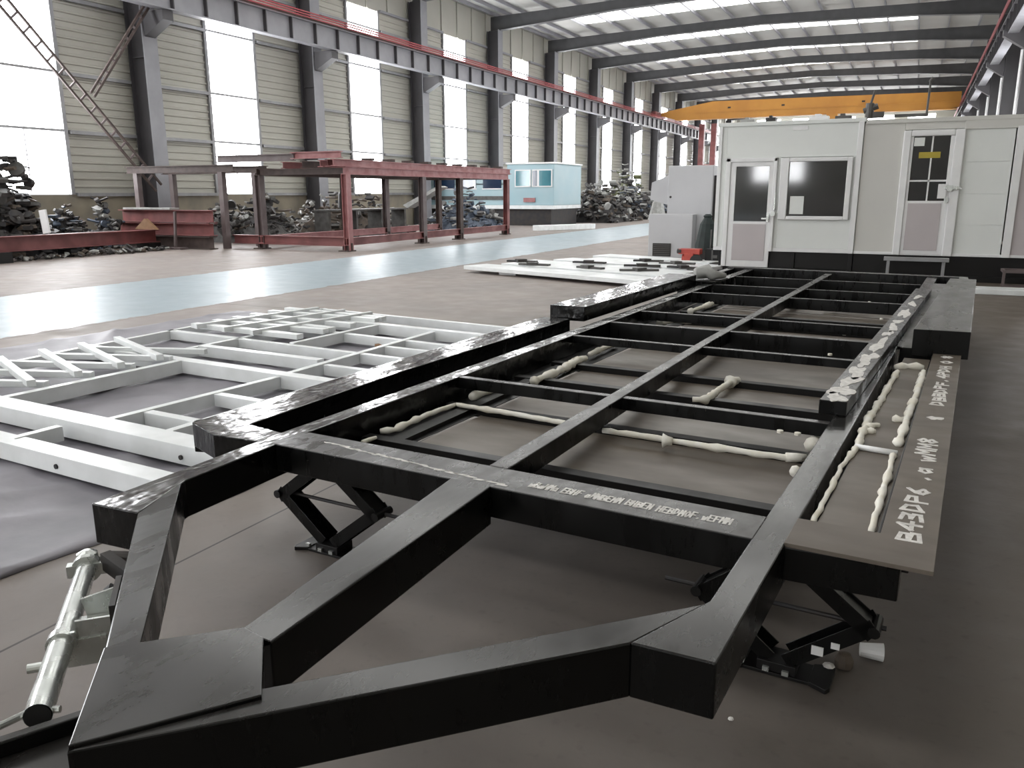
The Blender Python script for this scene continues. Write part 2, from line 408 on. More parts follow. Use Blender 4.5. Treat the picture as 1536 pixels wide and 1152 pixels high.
# overhead crane
r = empty('overhead_crane', (-9.3, 72, 7.86))
m = MB(); pr = [(-11.3,.12),(-10.0,-.25),(10.9,-.25),(11.5,-.1),(11.5,.95),(-6.9,1.12),(-10.6,.50),(-11.3,.35)]
m.add([(x,-.3,z) for x,z in pr]+[(x,.3,z) for x,z in pr], [tuple(range(8)), tuple(range(8,16))[::-1]]+[(i,i+8,(i+1)%8+8,(i+1)%8) for i in range(8)])
m.box((-10,-.36,-.29),(11.3,.36,-.25)); m.box((-9.5,-.34,.25),(11.3,-.3,.30)); m.build('girder', yel, r)
for sx in (-11.6, 11.75):
    m = MB(); m.box((sx-.2,-1.6,.05),(sx+.2,1.6,.42)); c = m.build('end_carriage', redp, r)
    for sy in (-1.3,1.3):
        m = MB(); m.tube([(sx-.1,sy,.12),(sx+.1,sy,.12)], .13, 14); m.build('wheel', darks, c)
m = MB(); m.box((2.2,-.5,-.75),(3.0,.5,-.3)); m.tube([(2.6,-.1,-.75),(2.6,-.1,-1.6)], .03); h = m.build('hoist', yel, r)
m = MB(); m.tube([(2.6,-.1,-1.6),(2.72,-.1,-1.7),(2.66,-.1,-1.85),(2.52,-.1,-1.82)], .035); m.build('hook', darks, h)
for px in (-5.5, -1.2, 4.8):
    m = MB(); m.box((px-.12,-.35,.5),(px+.12,-.31,.62)); m.build('lamp_bracket', darks, r)
tag(r, 'yellow overhead travelling crane girder spanning the hall', 'crane')

# X bracing between the first two columns of the window wall
def lattice(name, p0, p1, wdt, label):
    p0, p1 = Vector(p0), Vector(p1); d = (p1-p0); L = d.length; d.normalize()
    s = Vector((1,0,0)).cross(d).normalized()
    r = empty(name, p0); m = MB()
    for q in (-1, 1): m.bar(s*q*wdt/2, d*L+s*q*wdt/2, .06, .06)
    m.build('chord', rust, r)
    n = int(L/.42); m = MB()
    for i in range(1, n): m.bar(d*(i*L/n)-s*wdt*.6, d*(i*L/n)+s*wdt*.6, .05, .05)
    m.build('lacing', greyred, r)
    tag(r, label, 'brace', 'wall cross bracing'); return r
lattice('cross_brace', (-21.30, 18.8, 7.0), (-21.30, 16.6, 4.25), .14, 'thin lattice brace rising to the right up to the first column')
lattice('cross_brace', (-21.55, 13.3, 7.6), (-21.55, 18.8, 1.7), .30, 'stepped lattice brace falling to the right across the leftmost window')

# ------------------------------------------------------------------ TRAILER
TRR = -R(3.44)
def TW(u, v, z=0):
    c, s = math.cos(-TRR), math.sin(-TRR)
    return Vector((u*c+v*s, -u*s+v*c, z))
OU, OV = -1.36, 5.9
T = empty('trailer_frame', TW(OU, OV, 0), TRR)
tag(T, 'long black welded steel trailer chassis with A-shaped tongue resting on scissor jacks', 'trailer chassis')
def L2(poly): return [(u-OU, v-OV) for u, v in poly]
ZT, ZB = .58, .45
def tp(name, poly, z0=ZB, z1=ZT, m=blk, bev=.004, parent=T, label=None):
    o = MB().prism(L2(poly), z0, z1).build(name, m, parent, bev)
    if label: o['label'] = label
    return o
# main rails
tp('main_rail', [(-.54,1.46),(-.36,1.47),(-.325,10.3),(-.43,10.3),(-.445,1.72)], m=blk)
tp('main_rail', [(-2.27,1.40),(-2.08,1.42),(-2.19,1.68),(-2.225,2.2),(-2.36,10.35),(-2.46,10.35),(-2.315,2.2)], m=blkw)
# tongue
tp('tongue_beam', [(-.54,1.459),(-.445,1.71),(-1.08,.985),(-1.24,.80),(-1.25,.67)], m=blk, z1=.579)
tp('tongue_beam', [(-2.08,1.421),(-2.195,1.67),(-1.44,.955),(-1.33,.84),(-1.25,.672),(-1.48,.90)], m=blk, z1=.579)
tp('gusset_plate', [(-1.48,.90),(-1.29,1.10),(-1.22,1.09),(-1.07,.94),(-1.25,.675)], .565, .588, blk, .003, label='flat black gusset plate over the tongue tip')
tp('centre_beam', [(-1.295,1.09),(-1.20,1.09),(-1.275,2.12),(-1.43,2.12)], z1=.582, m=blk)
tp('centre_beam', [(-1.385,2.29),(-1.31,2.29),(-1.395,5.1),(-1.41,10.05),(-1.485,10.05),(-1.455,5.1)], z0=.50, z1=.583, m=dusty_sheen)
tp('coupler_plate', [(-1.62,.62),(-1.20,.45),(-1.15,.66),(-1.48,.90)], .40, .425, blk)
tp('coupler_plate', [(-1.62,.62),(-1.60,.60),(-1.47,.88),(-1.49,.90)], .425, .46, blk)
# front cross beam and outriggers
tp('cross_beam', [(-2.25,2.115),(-.44,2.115),(-.44,2.295),(-2.25,2.295)], .475, .581, dusty_sheen)
tp('outrigger_beam', [(-2.75,2.17),(-2.53,2.09),(-2.30,2.11),(-2.31,2.24),(-2.55,2.27),(-2.74,2.29)], .475, .580, blkw)
tp('outrigger_beam', [(-.36,2.125),(-.075,2.14),(-.075,2.22),(-.36,2.21)], .475, .572, blk)
# side plates
tp('side_rail', [(-2.75,2.17),(-2.52,2.25),(-2.59,3.4),(-2.60,5.5),(-2.83,5.5),(-2.79,3.4)], .45, .579, blkw)
pl = tp('side_plate', [(-.36,2.125),(0,2.125),(0,5.3),(-.145,5.3),(-.14,2.32),(-.36,2.32)], .572, .584, sheet, .001, label='brown-grey flat outer plate marked in chalk')
tp('side_stringer', [(-.15,2.33),(-.06,2.33),(-.06,5.3),(-.15,5.3)], .475, .571, blk2)
tp('infill_sheet', [(-.315,2.325),(-.15,2.325),(-.155,5.2),(-.29,5.2)], .548, .556, sheet, 0)
tp('bottom_sheet', [(-.355,2.3),(-.315,2.3),(-.30,5.3),(-.345,5.3)], .452, .458, blk2, 0)  # black strip painting in the shade between rail and infill
tp('outrigger_beam', [(-.325,5.3),(.0,5.3),(.0,5.38),(-.325,5.38)], .475, .60, blk)
# wheel-arch boxes
b1 = MB().prism(L2([(-2.78,5.52),(-2.50,5.54),(-2.50,8.35),(-2.80,8.35)]), .56, .672).build('wheel_arch_box', blkw, T, .004)
b2 = MB().prism(L2([(-.26,5.25),(.035,5.28),(.045,8.6),(-.17,8.6)]), .56, .722).build('wheel_arch_box', dusty_sheen2, T, .004)
MB().prism(L2([(-.345,5.38),(-.26,5.38),(-.19,9.4),(-.33,9.4)]), .57, .590).build('ledge_plate', dusty_sheen2, T, .001)
tp('side_rail', [(-2.70,8.35),(-2.62,8.35),(-2.60,10.3),(-2.68,10.3)], m=blkw)
tp('side_rail', [(-.06,8.6),(.03,8.6),(-.03,10.2),(-.12,10.2)], m=blk, z1=.6)
tp('rear_ledge', [(-.17,8.6),(-.06,8.6),(-.10,10.0),(-.17,9.1)], .585, .6, dusty_sheen2)
tp('rear_beam', [(-2.69,10.3),(-2.68,10.42),(-.03,10.29),(-.03,10.17)], .45, .592, dusty_sheen)
# cross members: upper row flush with rails, lower row carrying the bottom sheets
for i, (v, h, ma) in enumerate([(3.42,.06,dusty_sheen),(4.84,.05,dusty_sheen),(5.50,.12,dusty_sheen),(6.15,.07,dusty_sheen),(7.58,.10,dusty_sheen),(8.35,.12,dusty_sheen),(9.3,.12,dusty_sheen)]):
    tp('cross_member', [(-2.23-.014*(v-2.2),v),(-.44,v),(-.44,v+.045),(-2.23-.014*(v-2.2),v+.045)], ZT-h, ZT-.002, ma, .003)
for v in (2.62,3.27,3.98,4.45,5.9,6.5,7.0,7.95,8.9):
    tp('lower_stringer', [(-2.23,v),(-.44,v),(-.44,v+.06),(-2.23,v+.06)], .43, .475, blk2, .002)
seams = [2.29,2.62,3.27,3.98,4.45,5.5,6.5,7.58,8.35,9.3,10.2]
for a, b in zip(seams, seams[1:]):
    if a < 2.5: continue
    tp('bottom_sheet', [(-2.02,a+.05),(-.50,a+.05),(-.50,b-.005),(-2.02,b-.005)], .436, .441, sheet, 0)
tp('bottom_sheet', [(-2.56,2.3),(-2.35,2.3),(-2.42,10.2),(-2.63,10.2)], .452, .457, blk2, 0)  # black strip added to paint the shade in the gap outside the left rail
tp('bottom_sheet', [(-2.26,2.3),(-2.03,2.3),(-2.03,10.2),(-2.34,10.2)], .446, .449, blk2, 0)
tp('inner_rail', [(-2.12,2.66),(-2.05,2.66),(-2.10,4.4),(-2.17,4.4)], .449, .47, blk2, 0)
# chalk-marked bar lying along the right rail
cb = tp('raised_bar', [(-.505,3.55),(-.395,3.56),(-.30,8.3),(-.43,8.3)], .582, .645, dusty_sheen, .004, label='raised black bar with white chalk patches on top')
def blotch(name, u, v, z, ru, rv, par, m, seed, n=22, th=.0025, sk=0.):
    rnd = random.Random(seed); pts = []
    ph = [rnd.uniform(0, 6.28) for _ in range(4)]
    for i in range(n):
        a = 2*PI*i/n; k = 1 + .28*math.sin(2*a+ph[0]) + .2*math.sin(3*a+ph[1]) + .16*math.sin(5*a+ph[2]) + rnd.uniform(-.08,.08)
        pts.append((u+ru*k*math.cos(a), v+rv*k*math.sin(a)+sk*ru*math.cos(a)))
    return MB().prism(L2(pts), z, z+th).build(name, m, par)
for i, (v, ru, rv) in enumerate([(3.62,.030,.07),(3.76,.034,.10),(3.98,.032,.10),(4.2,.032,.12),(4.42,.020,.07),(4.62,.026,.14),(5.05,.022,.24),(5.5,.02,.10),(5.75,.022,.16),(6.05,.018,.1),(6.5,.024,.25),(7.1,.02,.14),(7.6,.02,.12)]):
    blotch('chalk_patch', -.448+.019*(v-3.55), v, .645, ru*1.3, rv*1.0, T, chalk, 50+i)
# handwriting in white chalk
GL = {'B':[[(0,0),(0,1)],[(0,1),(.6,.9),(.6,.6),(0,.52)],[(0,.52),(.7,.4),(.7,.1),(0,0)]],
 '4':[[(.5,0),(.5,1),(0,.4),(.8,.4)]], '3':[[(0,1),(.6,.9),(.5,.6),(.15,.52),(.6,.4),(.6,.1),(0,0)]], 'P':[[(0,0),(0,1),(.6,.9),(.6,.55),(0,.48)]],
 '0':[[(.3,0),(0,.3),(0,.7),(.3,1),(.6,.7),(.6,.3),(.3,0)]], 'a':[[(.6,.5),(.2,.55),(0,.25),(.2,0),(.55,.2),(.6,.55),(.65,0)]], 'w':[[(0,.6),(.15,0),(.35,.45),(.5,0),(.7,.6)]],
 '9':[[(.6,.6),(.2,.5),(.1,.85),(.45,1),(.6,.8),(.5,0)]], 'M':[[(0,0),(.05,1),(.35,.4),(.65,1),(.7,0)]], '8':[[(.3,.5),(0,.75),(.3,1),(.6,.75),(.3,.5),(0,.25),(.3,0),(.6,.25),(.3,.5)]],
 '6':[[(.5,1),(.1,.6),(0,.25),(.3,0),(.6,.25),(.3,.5),(.05,.35)]], 'D':[[(0,0),(0,1),(.5,.8),(.6,.3),(0,0)]], 'E':[[(.6,1),(0,1),(0,0),(.6,0)],[(0,.5),(.5,.5)]],
 'F':[[(.6,1),(0,1),(0,0)],[(0,.5),(.5,.5)]], 'H':[[(0,0),(0,1)],[(.6,0),(.6,1)],[(0,.5),(.6,.5)]], 'X':[[(0,0),(.6,1)],[(.6,0),(0,1)]], 'N':[[(0,0),(0,1),(.6,0),(.6,1)]],
 'T':[[(.3,0),(.3,1)],[(0,1),(.6,1)]],'1':[[(.3,0),(.3,1),(.1,.8)]], '7':[[(0,1),(.6,1),(.2,0)]], '-':[[(0,.5),(.6,.5)]], '.':[[(.2,0),(.3,.1)]], 'b':[[(0,1),(0,0),(.5,.1),(.5,.5),(0,.5)]]}
def writing(name, text, org, adv, upv, z, par, m, th=.0035, fill=1.):
    """strokes as thin ribbons; adv = vector for one glyph width, upv = glyph height vector (local u,v)"""
    mb = MB(); rnd = random.Random(len(text))
    x = 0; zi = 0
    for ch in text:
        if ch == ' ': x += .8; continue
        j = rnd.uniform(-.08,.08)
        for st in GL.get(ch, GL['0']):
            P = [Vector((org[0]+adv[0]*(x+p[0])+upv[0]*(p[1]+j), org[1]+adv[1]*(x+p[0])+upv[1]*(p[1]+j))) for p in st]
            for a, b in zip(P, P[1:]):
                d = (b-a)
                if d.length < 1e-5: continue
                d.normalize(); nn = Vector((-d.y, d.x))*th; a2 = a-d*th; b2 = b+d*th
                mb.prism([(q.x-OU, q.y-OV) for q in (a2+nn, a2-nn, b2-nn, b2+nn)], z, z+.0012+.00012*(zi % 9)); zi += 1
        x += 1.0
    return mb.build(name, m, par)
writing('chalk_writing', 'B43DP6 .a wMM8', (-.045,2.30), (.0,.080), (-.055,.0), .584, T, chalk, .0062)
blotch('chalk_patch', -.066, 3.70, .584, .026, .028, T, chalk, 90, 12)
writing('chalk_writing', 'DBBDPF.4PDH 0 8', (-.045,3.95), (.0,.088), (-.046,.0), .584, T, chalk, .0065)
writing('chalk_writing', 'wBaMMa EBHF aMNBEMM BHBEN HEBDM0F.wEFMM', (-1.17,2.178), (.0171,.0), (.0,.042), .581, T, chalk, .0030)
for i in range(20):
    u = -2.05+i*.042; blotch('chalk_smear', u, 2.225-.004*i+random.uniform(-.004,.004), .581, .026, random.uniform(.004,.010), T, chalk, 200+i, 14, .0012)
# foam beads
def bead(pts, r=.014, seed=0, lumps=0, z=.482, m=foam, name='foam_bead'):
    rnd = random.Random(seed); P = []; RR = []
    pts = [Vector((u-OU, v-OV, z if len(q)==0 else q[0])) for (u, v, *q) in pts]
    for a, b in zip(pts, pts[1:]):
        n = max(2, int((b-a).length/.035))
        for i in range(n): P.append(a.lerp(b, i/n) + Vector((rnd.uniform(-.0025,.0025), rnd.uniform(-.0025,.0025), rnd.uniform(-.001,.002)))); RR.append(r*rnd.uniform(.85,1.15)+(r*.55 if rnd.random() < lumps else 0))
    P.append(pts[-1]); RR.append(r*.8)
    o = MB().tube(P, RR, 8).build(name, m, T, smooth=True); o['label'] = 'cream spray foam bead'; return o
FB = [
 (.010,.1,[(-2.16,2.54),(-2.15,2.62)]), (.012,.25,[(-2.19,2.7),(-2.15,2.75),(-2.17,3.0),(-2.16,3.25)]), (.012,.1,[(-2.16,3.255),(-1.86,3.24),(-1.46,3.21)]),
 (.018,.3,[(-2.17,3.42),(-2.15,3.67),(-2.02,3.62)]), (.013,.06,[(-1.34,3.19),(-1.09,3.19),(-.68,3.18),(-.50,3.2)]), (.017,.2,[(-.56,3.19),(-.49,3.23)]), (.022,.4,[(-1.06,3.17),(-1.02,3.18)]),
 (.016,.15,[(-1.16,3.92),(-1.10,3.95),(-1.10,4.24),(-1.09,4.46)]), (.024,.2,[(-1.10,4.4),(-1.07,4.47)]), (.018,.3,[(-2.06,3.9),(-2.05,4.16),(-2.09,4.6)]), (.024,.3,[(-2.10,4.5),(-2.07,4.62)]),
 (.017,.2,[(-2.1,4.75),(-2.11,5.22)]), (.02,.35,[(-2.15,6.22),(-2.1,6.44),(-1.94,6.4)]), (.018,.3,[(-2.13,6.98),(-2.11,7.31),(-2.1,7.9)]), (.02,.3,[(-2.01,7.85),(-1.47,7.81)]),
 (.02,.3,[(-1.15,7.78),(-.75,7.80)]), (.015,.3,[(-1.92,6.74),(-1.72,6.68)]), (.018,.3,[(-1.38,6.72),(-1.2,6.7)]), (.018,.2,[(-2.2,9.5),(-2.10,9.58)]), (.017,.3,[(-.50,3.02),(-.49,3.06)]),(.02,.3,[(-.50,3.4),(-.48,3.5)])]
for i, (r_, lu, pts) in enumerate(FB): bead(pts, r_, i, lu)
z6 = .562
for i, (r_, lu, pts) in enumerate([
 (.0085,.08,[(-.325,2.33),(-.322,2.63),(-.325,2.92),(-.305,3.2)]), (.012,.25,[(-.305,3.2),(-.315,3.61),(-.30,4.15),(-.29,4.75)]), (.018,.3,[(-.31,4.85),(-.25,4.9),(-.17,4.9)]),
 (.014,.35,[(-.165,4.8),(-.165,4.3),(-.17,3.75),(-.172,3.3)]), (.014,.2,[(-.17,3.72),(-.20,3.69),(-.225,3.69)]), (.010,.2,[(-.175,3.15),(-.172,2.8),(-.168,2.36)]), (.012,.3,[(-.30,3.5),(-.285,3.54),(-.265,3.56)]), (.012,.2,[(-.30,3.44),(-.27,3.46)])]):
    bead(pts, r_, 40+i, lu, z=z6)
o = MB().tube([(-.312-OU,3.19-OV,.566),(-.165-OU,3.175-OV,.566)], .011, 10).build('conduit_pipe', whitew, T, smooth=True); o['label'] = 'short white plastic pipe across the side bay'
for i, (u, v, z) in enumerate([(-.348,2.40,.50),(-1.39,4.0,.57),(-.62,3.36,.53),(-.55,3.36,.53),(-.9,6.45,.50),(-.75,6.2,.50),(-.6,7.2,.49),(-1.5,8.1,.50),(-.8,8.2,.5),(-.7,5.2,.53)]):
    if i == 1: continue
    MB().lathe([(.002,0),(.013,.001),(.013,.012),(.004,.014)], (u-OU,v-OV,z)).build('foam_bead', foam, T)
# black hole shadow patches in the lower layer: stepped inner web on right side box
# swivel jack on the left tongue beam
SJ = empty('swivel_jack', (0,0,0)); SJ.parent = T; SJ['label'] = 'zinc plated swivel jack lying along the left tongue beam'
A = Vector((-1.575-OU, .80-OV, .455)); Bv = Vector((-2.12-OU, 1.27-OV, .455)); dj = (Bv-A).normalized(); nj = Vector((.655,.756,0)); nj = Vector((-dj.y, dj.x, 0)); nj = nj if nj.x > 0 else -nj
m = MB(); m.tube([A, A+dj*.30], .0275, 24, False); m.tube([A+dj*.30, Bv], .0265, 24, False); m.build('outer_tube', zinc, SJ, smooth=True)
m = MB(); m.tube([A-dj*.002, A+dj*.004], .0255, 20); m.build('end_cap', rubber, SJ)
m = MB(); m.tube([A+dj*.28, A+dj*.31], .034, 20); m.bar(A+dj*.36+nj*.02, A+dj*.36+nj*.13, .11, .006); m.bar(A+dj*.30+nj*.05+Vector((0,0,-.035)), A+dj*.42+nj*.05+Vector((0,0,-.035)), .09, .07); m.bar(A+dj*.42+nj*.04, A+dj*.42+nj*.125+Vector((0,0,.02)), .008, .10); m.bar(A+dj*.31+nj*.03, A+dj*.31+nj*.125, .008, .09); m.build('mounting_bracket', zinc, SJ)
m = MB(); m.bar(A+dj*.30+nj*.115+Vector((0,0,.0)), A+dj*.47+nj*.115, .014, .15); m.build('backing_plate', darks, SJ)
m = MB(); m.tube([Bv-dj*.01, Bv+dj*.02], .040, 20); m.bar(Bv-nj*.05+dj*.0, Bv+nj*.07, .03, .035); m.lathe([(.001,0),(.03,.004),(.028,.035),(.01,.045)], tuple(Bv+dj*.03)); m.build('gear_head', zinc, SJ)
m = MB(); m.tube([Bv+dj*.02+nj*.04, Bv+dj*.05+nj*.06, Bv+dj*.02+nj*.13], .022, 12); m.bar(Bv+nj*.05+Vector((0,0,.02)), Bv-dj*.1+nj*.12, .03, .05); m.build('clamp', darks, SJ)
for a_, b_ in ((.045,.115),(.10,.05)): pass
m = MB(); m.lathe([(.075,-.02),(.09,0),(.075,.02)], (0,0,0), 24)
tw = m.build('jockey_wheel', rubber, SJ); tw.location = A+dj*.50+nj*.085+Vector((0,0,-.03)); tw.rotation_euler = (PI/2, 0, math.atan2(dj.y, dj.x)); tw.scale = (.75,.75,.8)
m = MB(); m.tube([A-nj*.02+dj*.02, A-nj*.08-dj*.02, A-nj*.15-dj*.01], .008, 10); m.tube([A+nj*.0+dj*.02+Vector((0,0,-.0)), A+nj*.04+dj*.01], .008, 8); m.build('crank_handle', zinc, SJ)
m = MB(); m.tube([A+dj*.20-nj*.02, A+dj*.20-nj*.055], .011, 12); m.build('lock_pin', zinc, SJ)

# scissor jacks
def scissor(u, v, label, hl=.27, zt=.445, rs=1):
    p = TW(u, v); r = empty('scissor_jack', p, TRR); zm = .225; z0 = .035
    m = MB(); m.box((-.14,-.055,.0),(.14,.055,.012)); m.box((-.06,-.05,.012),(.06,.05,.045))
    for sx in (-1,1): m.prism([(sx*.10,-.055),(sx*.155,-.08),(sx*.165,-.06),(sx*.165,.06),(sx*.155,.08),(sx*.10,.055)], 0, .016)
    m.build('base_plate', blk2, r, .002)
    m = MB(); m.box((-.07,-.05,zt-.045),(.07,.05,zt)); m.build('saddle', blk2, r, .002)
    for sx in (-1,1):
        for za, zb in ((z0, zm), (zt-.035, zm)):
            m = MB(); a = Vector((sx*.025,0,za)); b = Vector((sx*hl,0,zb))
            n = (b-a).normalized()
            m.bar(a-n*.015, b+n*.015, .075, .006)
            off = Vector((0,0,-.02 if za > zb else .02))
            for sy in (-.037,.037): m.bar(a+Vector((0,sy,0))+off*.8, b+Vector((0,sy,0))+off*.8, .005, .05)
            m.build('arm', blk, r, .001)
    for sx in (-1,1): MB().tube([(sx*hl,-.05,zm),(sx*hl,.05,zm)], .018, 12).build('pivot_pin', blk2, r)
    m = MB(); m.tube([(-rs*(hl+.03),0,zm),(rs*(hl+.12),0,zm)], .008, 8); m.build('screw_rod', darks, r)
    for sx, sy in ((-.11,-.04),(.03,-.052),(-.03,-.052)): MB().box((sx-.010,sy-.008,.013),(sx+.010,sy+.006,.028)).build('bolt_head', zinc, r)
    return tag(r, label, 'jack', 'scissor jacks under the trailer')
scissor(-2.265, 2.45, 'black scissor jack with diamond arms under the left front rail')
j2 = scissor(-.405, 2.47, 'black scissor jack under the right front rail, white tags on its arm', rs=-1)
m = MB(); m.box((.10,-.045,.105),(.135,-.042,.135)); m.box((.155,-.045,.14),(.18,-.042,.16)); m.build('paper_tag', whitew, j2)
# white cup rubbish beside the right jack
p = TW(-.185, 2.665)
m = MB(); m.tube([(0,0,.03),(.07,.01,.03)], [.022,.030], 14, True); tag(m.build('crumpled_cup', whitew), 'crumpled white paper cup lying beside the right jack', 'rubbish').location = p
p = TW(-.222, 2.575)
m = MB(); m.lathe([(.005,0),(.028,.006),(.03,.03),(.02,.05),(.006,.055)], (0,0,0), 9); tag(m.build('rusty_nut', browns), 'small dirty brown lump on the floor between cup and jack foot', 'rubbish').location = p
p = TW(-.262, 2.535)
m = MB(); m.lathe([(.005,0),(.022,.004),(.018,.02),(.006,.026)], (0,0,0), 8); tag(m.build('paper_scrap', chalk), 'tiny pale scrap of paper nearest the right jack foot', 'rubbish').location = p
p = TW(-.33, 1.83)
m = MB(); m.lathe([(.002,0),(.009,.002),(.007,.006),(.002,.007)], (0,0,0), 7); o = m.build('paper_scrap', chalk); o.location = TW(-.47, 2.13); tag(o, 'tiny white speck of paper on the floor below the front right corner of the trailer', 'rubbish')
# ------------------------------------------------------------------ white welded frames on the floor (trailer-parallel)
W = empty('white_wall_frame', TW(-5.2, 4.8, 0), TRR)
tag(W, 'large white welded steel wall frame lying flat on a grey tarpaulin', 'steel frame')
WU, WV = -5.2, 4.8
def wm(name, a, b, w_=.06, z1=.12, z0=.032, m=whitep, par=None):
    a = Vector(a); b = Vector(b); d = (b-a).normalized(); n = Vector((-d.y, d.x))*w_/2
    q = [a+n, a-n, b-n, b+n]
    return MB().prism([(p.x-WU, p.y-WV) for p in q], z0, z1).build(name, m, par or W, .003)
# long members
wm('edge_rail', (-6.90,3.0), (-7.12,4.4)); wm('edge_rail', (-7.12,4.4), (-7.28,6.2)); wm('edge_rail', (-7.28,6.2), (-6.94,7.6))
wm('long_stud', (-5.74,2.95), (-5.74,4.47), .07, .14)
wm('long_stud', (-4.64,2.95), (-4.60,4.45), .06, .125); wm('long_stud', (-4.62,4.5), (-4.76,6.9), .06, .125)
wm('long_stud', (-4.76,2.5), (-4.76,2.80), .06, .125)
wm('long_stud', (-5.52,5.55), (-5.50,6.85), .06, .135); wm('long_stud', (-4.10,3.0), (-4.2,7.3), .06)
wm('long_stud', (-6.22,4.6), (-6.25,7.4), .06)
# transverse members
wm('cross_rail', (-7.0,2.93), (-3.3,2.93), .17, .145); wm('cross_rail', (-6.6,2.45), (-3.36,2.45), .075, .135); wm('cross_rail', (-6.6,2.535), (-3.36,2.535), .07, .12)
wm('cross_rail', (-7.1,4.52), (-3.4,4.50), .11, .14); wm('cross_rail', (-6.2,5.08), (-4.75,5.10), .09, .13); wm('cross_rail', (-6.25,5.55), (-3.6,5.50), .06)
wm('cross_rail', (-7.25,5.55), (-6.25,5.55), .08); wm('cross_rail', (-7.25,6.35), (-3.6,6.2), .07); wm('cross_rail', (-7.05,6.9), (-3.9,6.78), .10, .14); wm('cross_rail', (-6.96,7.55), (-4.0,7.38), .06)
wm('cross_rail', (-4.6,3.3), (-3.4,3.30), .07); wm('cross_rail', (-4.6,3.86), (-3.4,3.85), .07); wm('cross_rail', (-4.6,5.0), (-3.4,5.0), .06); wm('cross_rail', (-4.7,5.9), (-3.6,5.9), .06)
m = MB()
for u, v in ((-4.18,2.41),(-3.72,2.84)): m.tube([(u-WU, v-.006-WV, .075),(u-WU, v+.004-WV, .075)], .014, 12)
m.build('drilled_hole', darks, W)
# second frame with diagonal lattice at the far left corner
W2 = empty('white_lattice_frame', TW(-5.2, 4.8, 0), TRR)
tag(W2, 'white frame of crossing diagonal lattice bars at the far left of the big frame', 'steel frame')
for k in range(5):
    v0 = 2.95+k*.36
    wm('diagonal_bar', (-6.85,v0), (-5.82,v0+.42), .06, .17, .125, par=W2); wm('diagonal_bar', (-5.82,v0-.05), (-6.95,v0+.35), .06, .20, .15, par=W2)
for k in range(6):
    v0 = 5.75+k*.27
    wm('slat', (-7.1,v0), (-5.6,v0+.10*math.sin(k*2)), .09, .18, .13, par=W2)
for k in range(3): wm('slat', (-6.9+.4*k,5.6), (-6.7+.4*k,7.2), .05, .20, .15, par=W2)
# brown debris in the frame
m = MB(); m.tube([TW(-5.05,6.2,.03), TW(-4.85,6.35,.05), TW(-4.6,6.4,.03)], .03, 7)
tag(m.build('wood_offcut', wood), 'small brown wood offcut lying inside the white frame', 'offcut')
# tarpaulin
bm = bmesh.new(); NX, NY = 90, 110; grid = []
rnd = random.Random(3)
def wr(x, y):
    q = abs(math.sin(x*3.1+1.9*math.sin(y*2.3)+y*1.1)); q2 = abs(math.sin(y*4.3-x*1.4+1.7*math.sin(x*3.9))); return .004+.020*(1-q)**3+.016*(1-q2)**3+.004*math.sin(x*13+y*9+2*math.sin(y*6))+.004
for i in range(NX+1):
    row = []
    for j in range(NY+1):
        u = -8.4 + (5.2)*i/NX; v = 1.2 + 6.3*j/NY
        if i == NX: u += .05*math.sin(v*3)
        if j == 0: v += .06*math.sin(u*4)
        e = min(i, NX-i, j, NY-j)
        z = wr(u, v) if e > 0 else .003
        row.append(bm.verts.new(TW(u, v, max(.003, z*.9))))
    grid.append(row)
for i in range(NX):
    for j in range(NY): bm.faces.new((grid[i][j], grid[i+1][j], grid[i+1][j+1], grid[i][j+1]))
me = bpy.data.meshes.new('tarpaulin'); bm.to_mesh(me); bm.free(); me.materials.append(tarp)
for p_ in me.polygons: p_.use_smooth = True
tp_ = bpy.data.objects.new('tarpaulin', me); C.objects.link(tp_); tag(tp_, 'wrinkled grey tarpaulin spread under the white steel frames', 'tarpaulin')
so = tp_.modifiers.new('s','SOLIDIFY'); so.thickness = .002

# ------------------------------------------------------------------ stack of white panels in front of the machine
def panel(name, p0, p1, wd, z0, z1, m, label, group='white panels on the floor', cat='panel'):
    a = Vector(p0); b = Vector(p1); d = (b-a).normalized(); n = Vector((-d.y, d.x))*wd
    c = (a+b)/2
    o = MB().prism([(q.x-c.x, q.y-c.y) for q in (a, b, b+n, a+n)], z0, z1).build(name, m, None, .004)
    o.location = (c.x, c.y, 0); return tag(o, label, cat, group)
d0 = Vector((4.0, -1.30)).normalized(); n0 = Vector((.31,.95))
PA = Vector((-7.85, 13.95))
MB_l = ['white panel at the front edge of the floor stack, nearest the camera', 'second white panel from the front of the floor stack', 'third white panel from the front of the floor stack', 'fourth white panel in the middle of the floor stack', 'white panel just behind the middle of the floor stack', 'rearmost white panel of the floor stack by the grey machine']
for i in range(6):
    a = PA + n0*(.72*i) + d0*(.25*math.sin(i*2.2)+.12*i)
    panel('cladding_board', a, a+d0*(4.3-.15*i-(.6 if i > 2 else 0)), .64, .06+.02*(i % 2), .13+.02*(i % 2), whitep, MB_l[i])
o = MB().box((0,0,0),(.35,.12,.06)).build('support_block', whitew); o.location = (-7.0, 13.8, 0); tag(o, 'small white block propping up the front panel of the stack', 'block')
rnd = random.Random(11)
dl = ['left','left centre','centre','right centre','right','far right','rear left','rear centre','rear right']
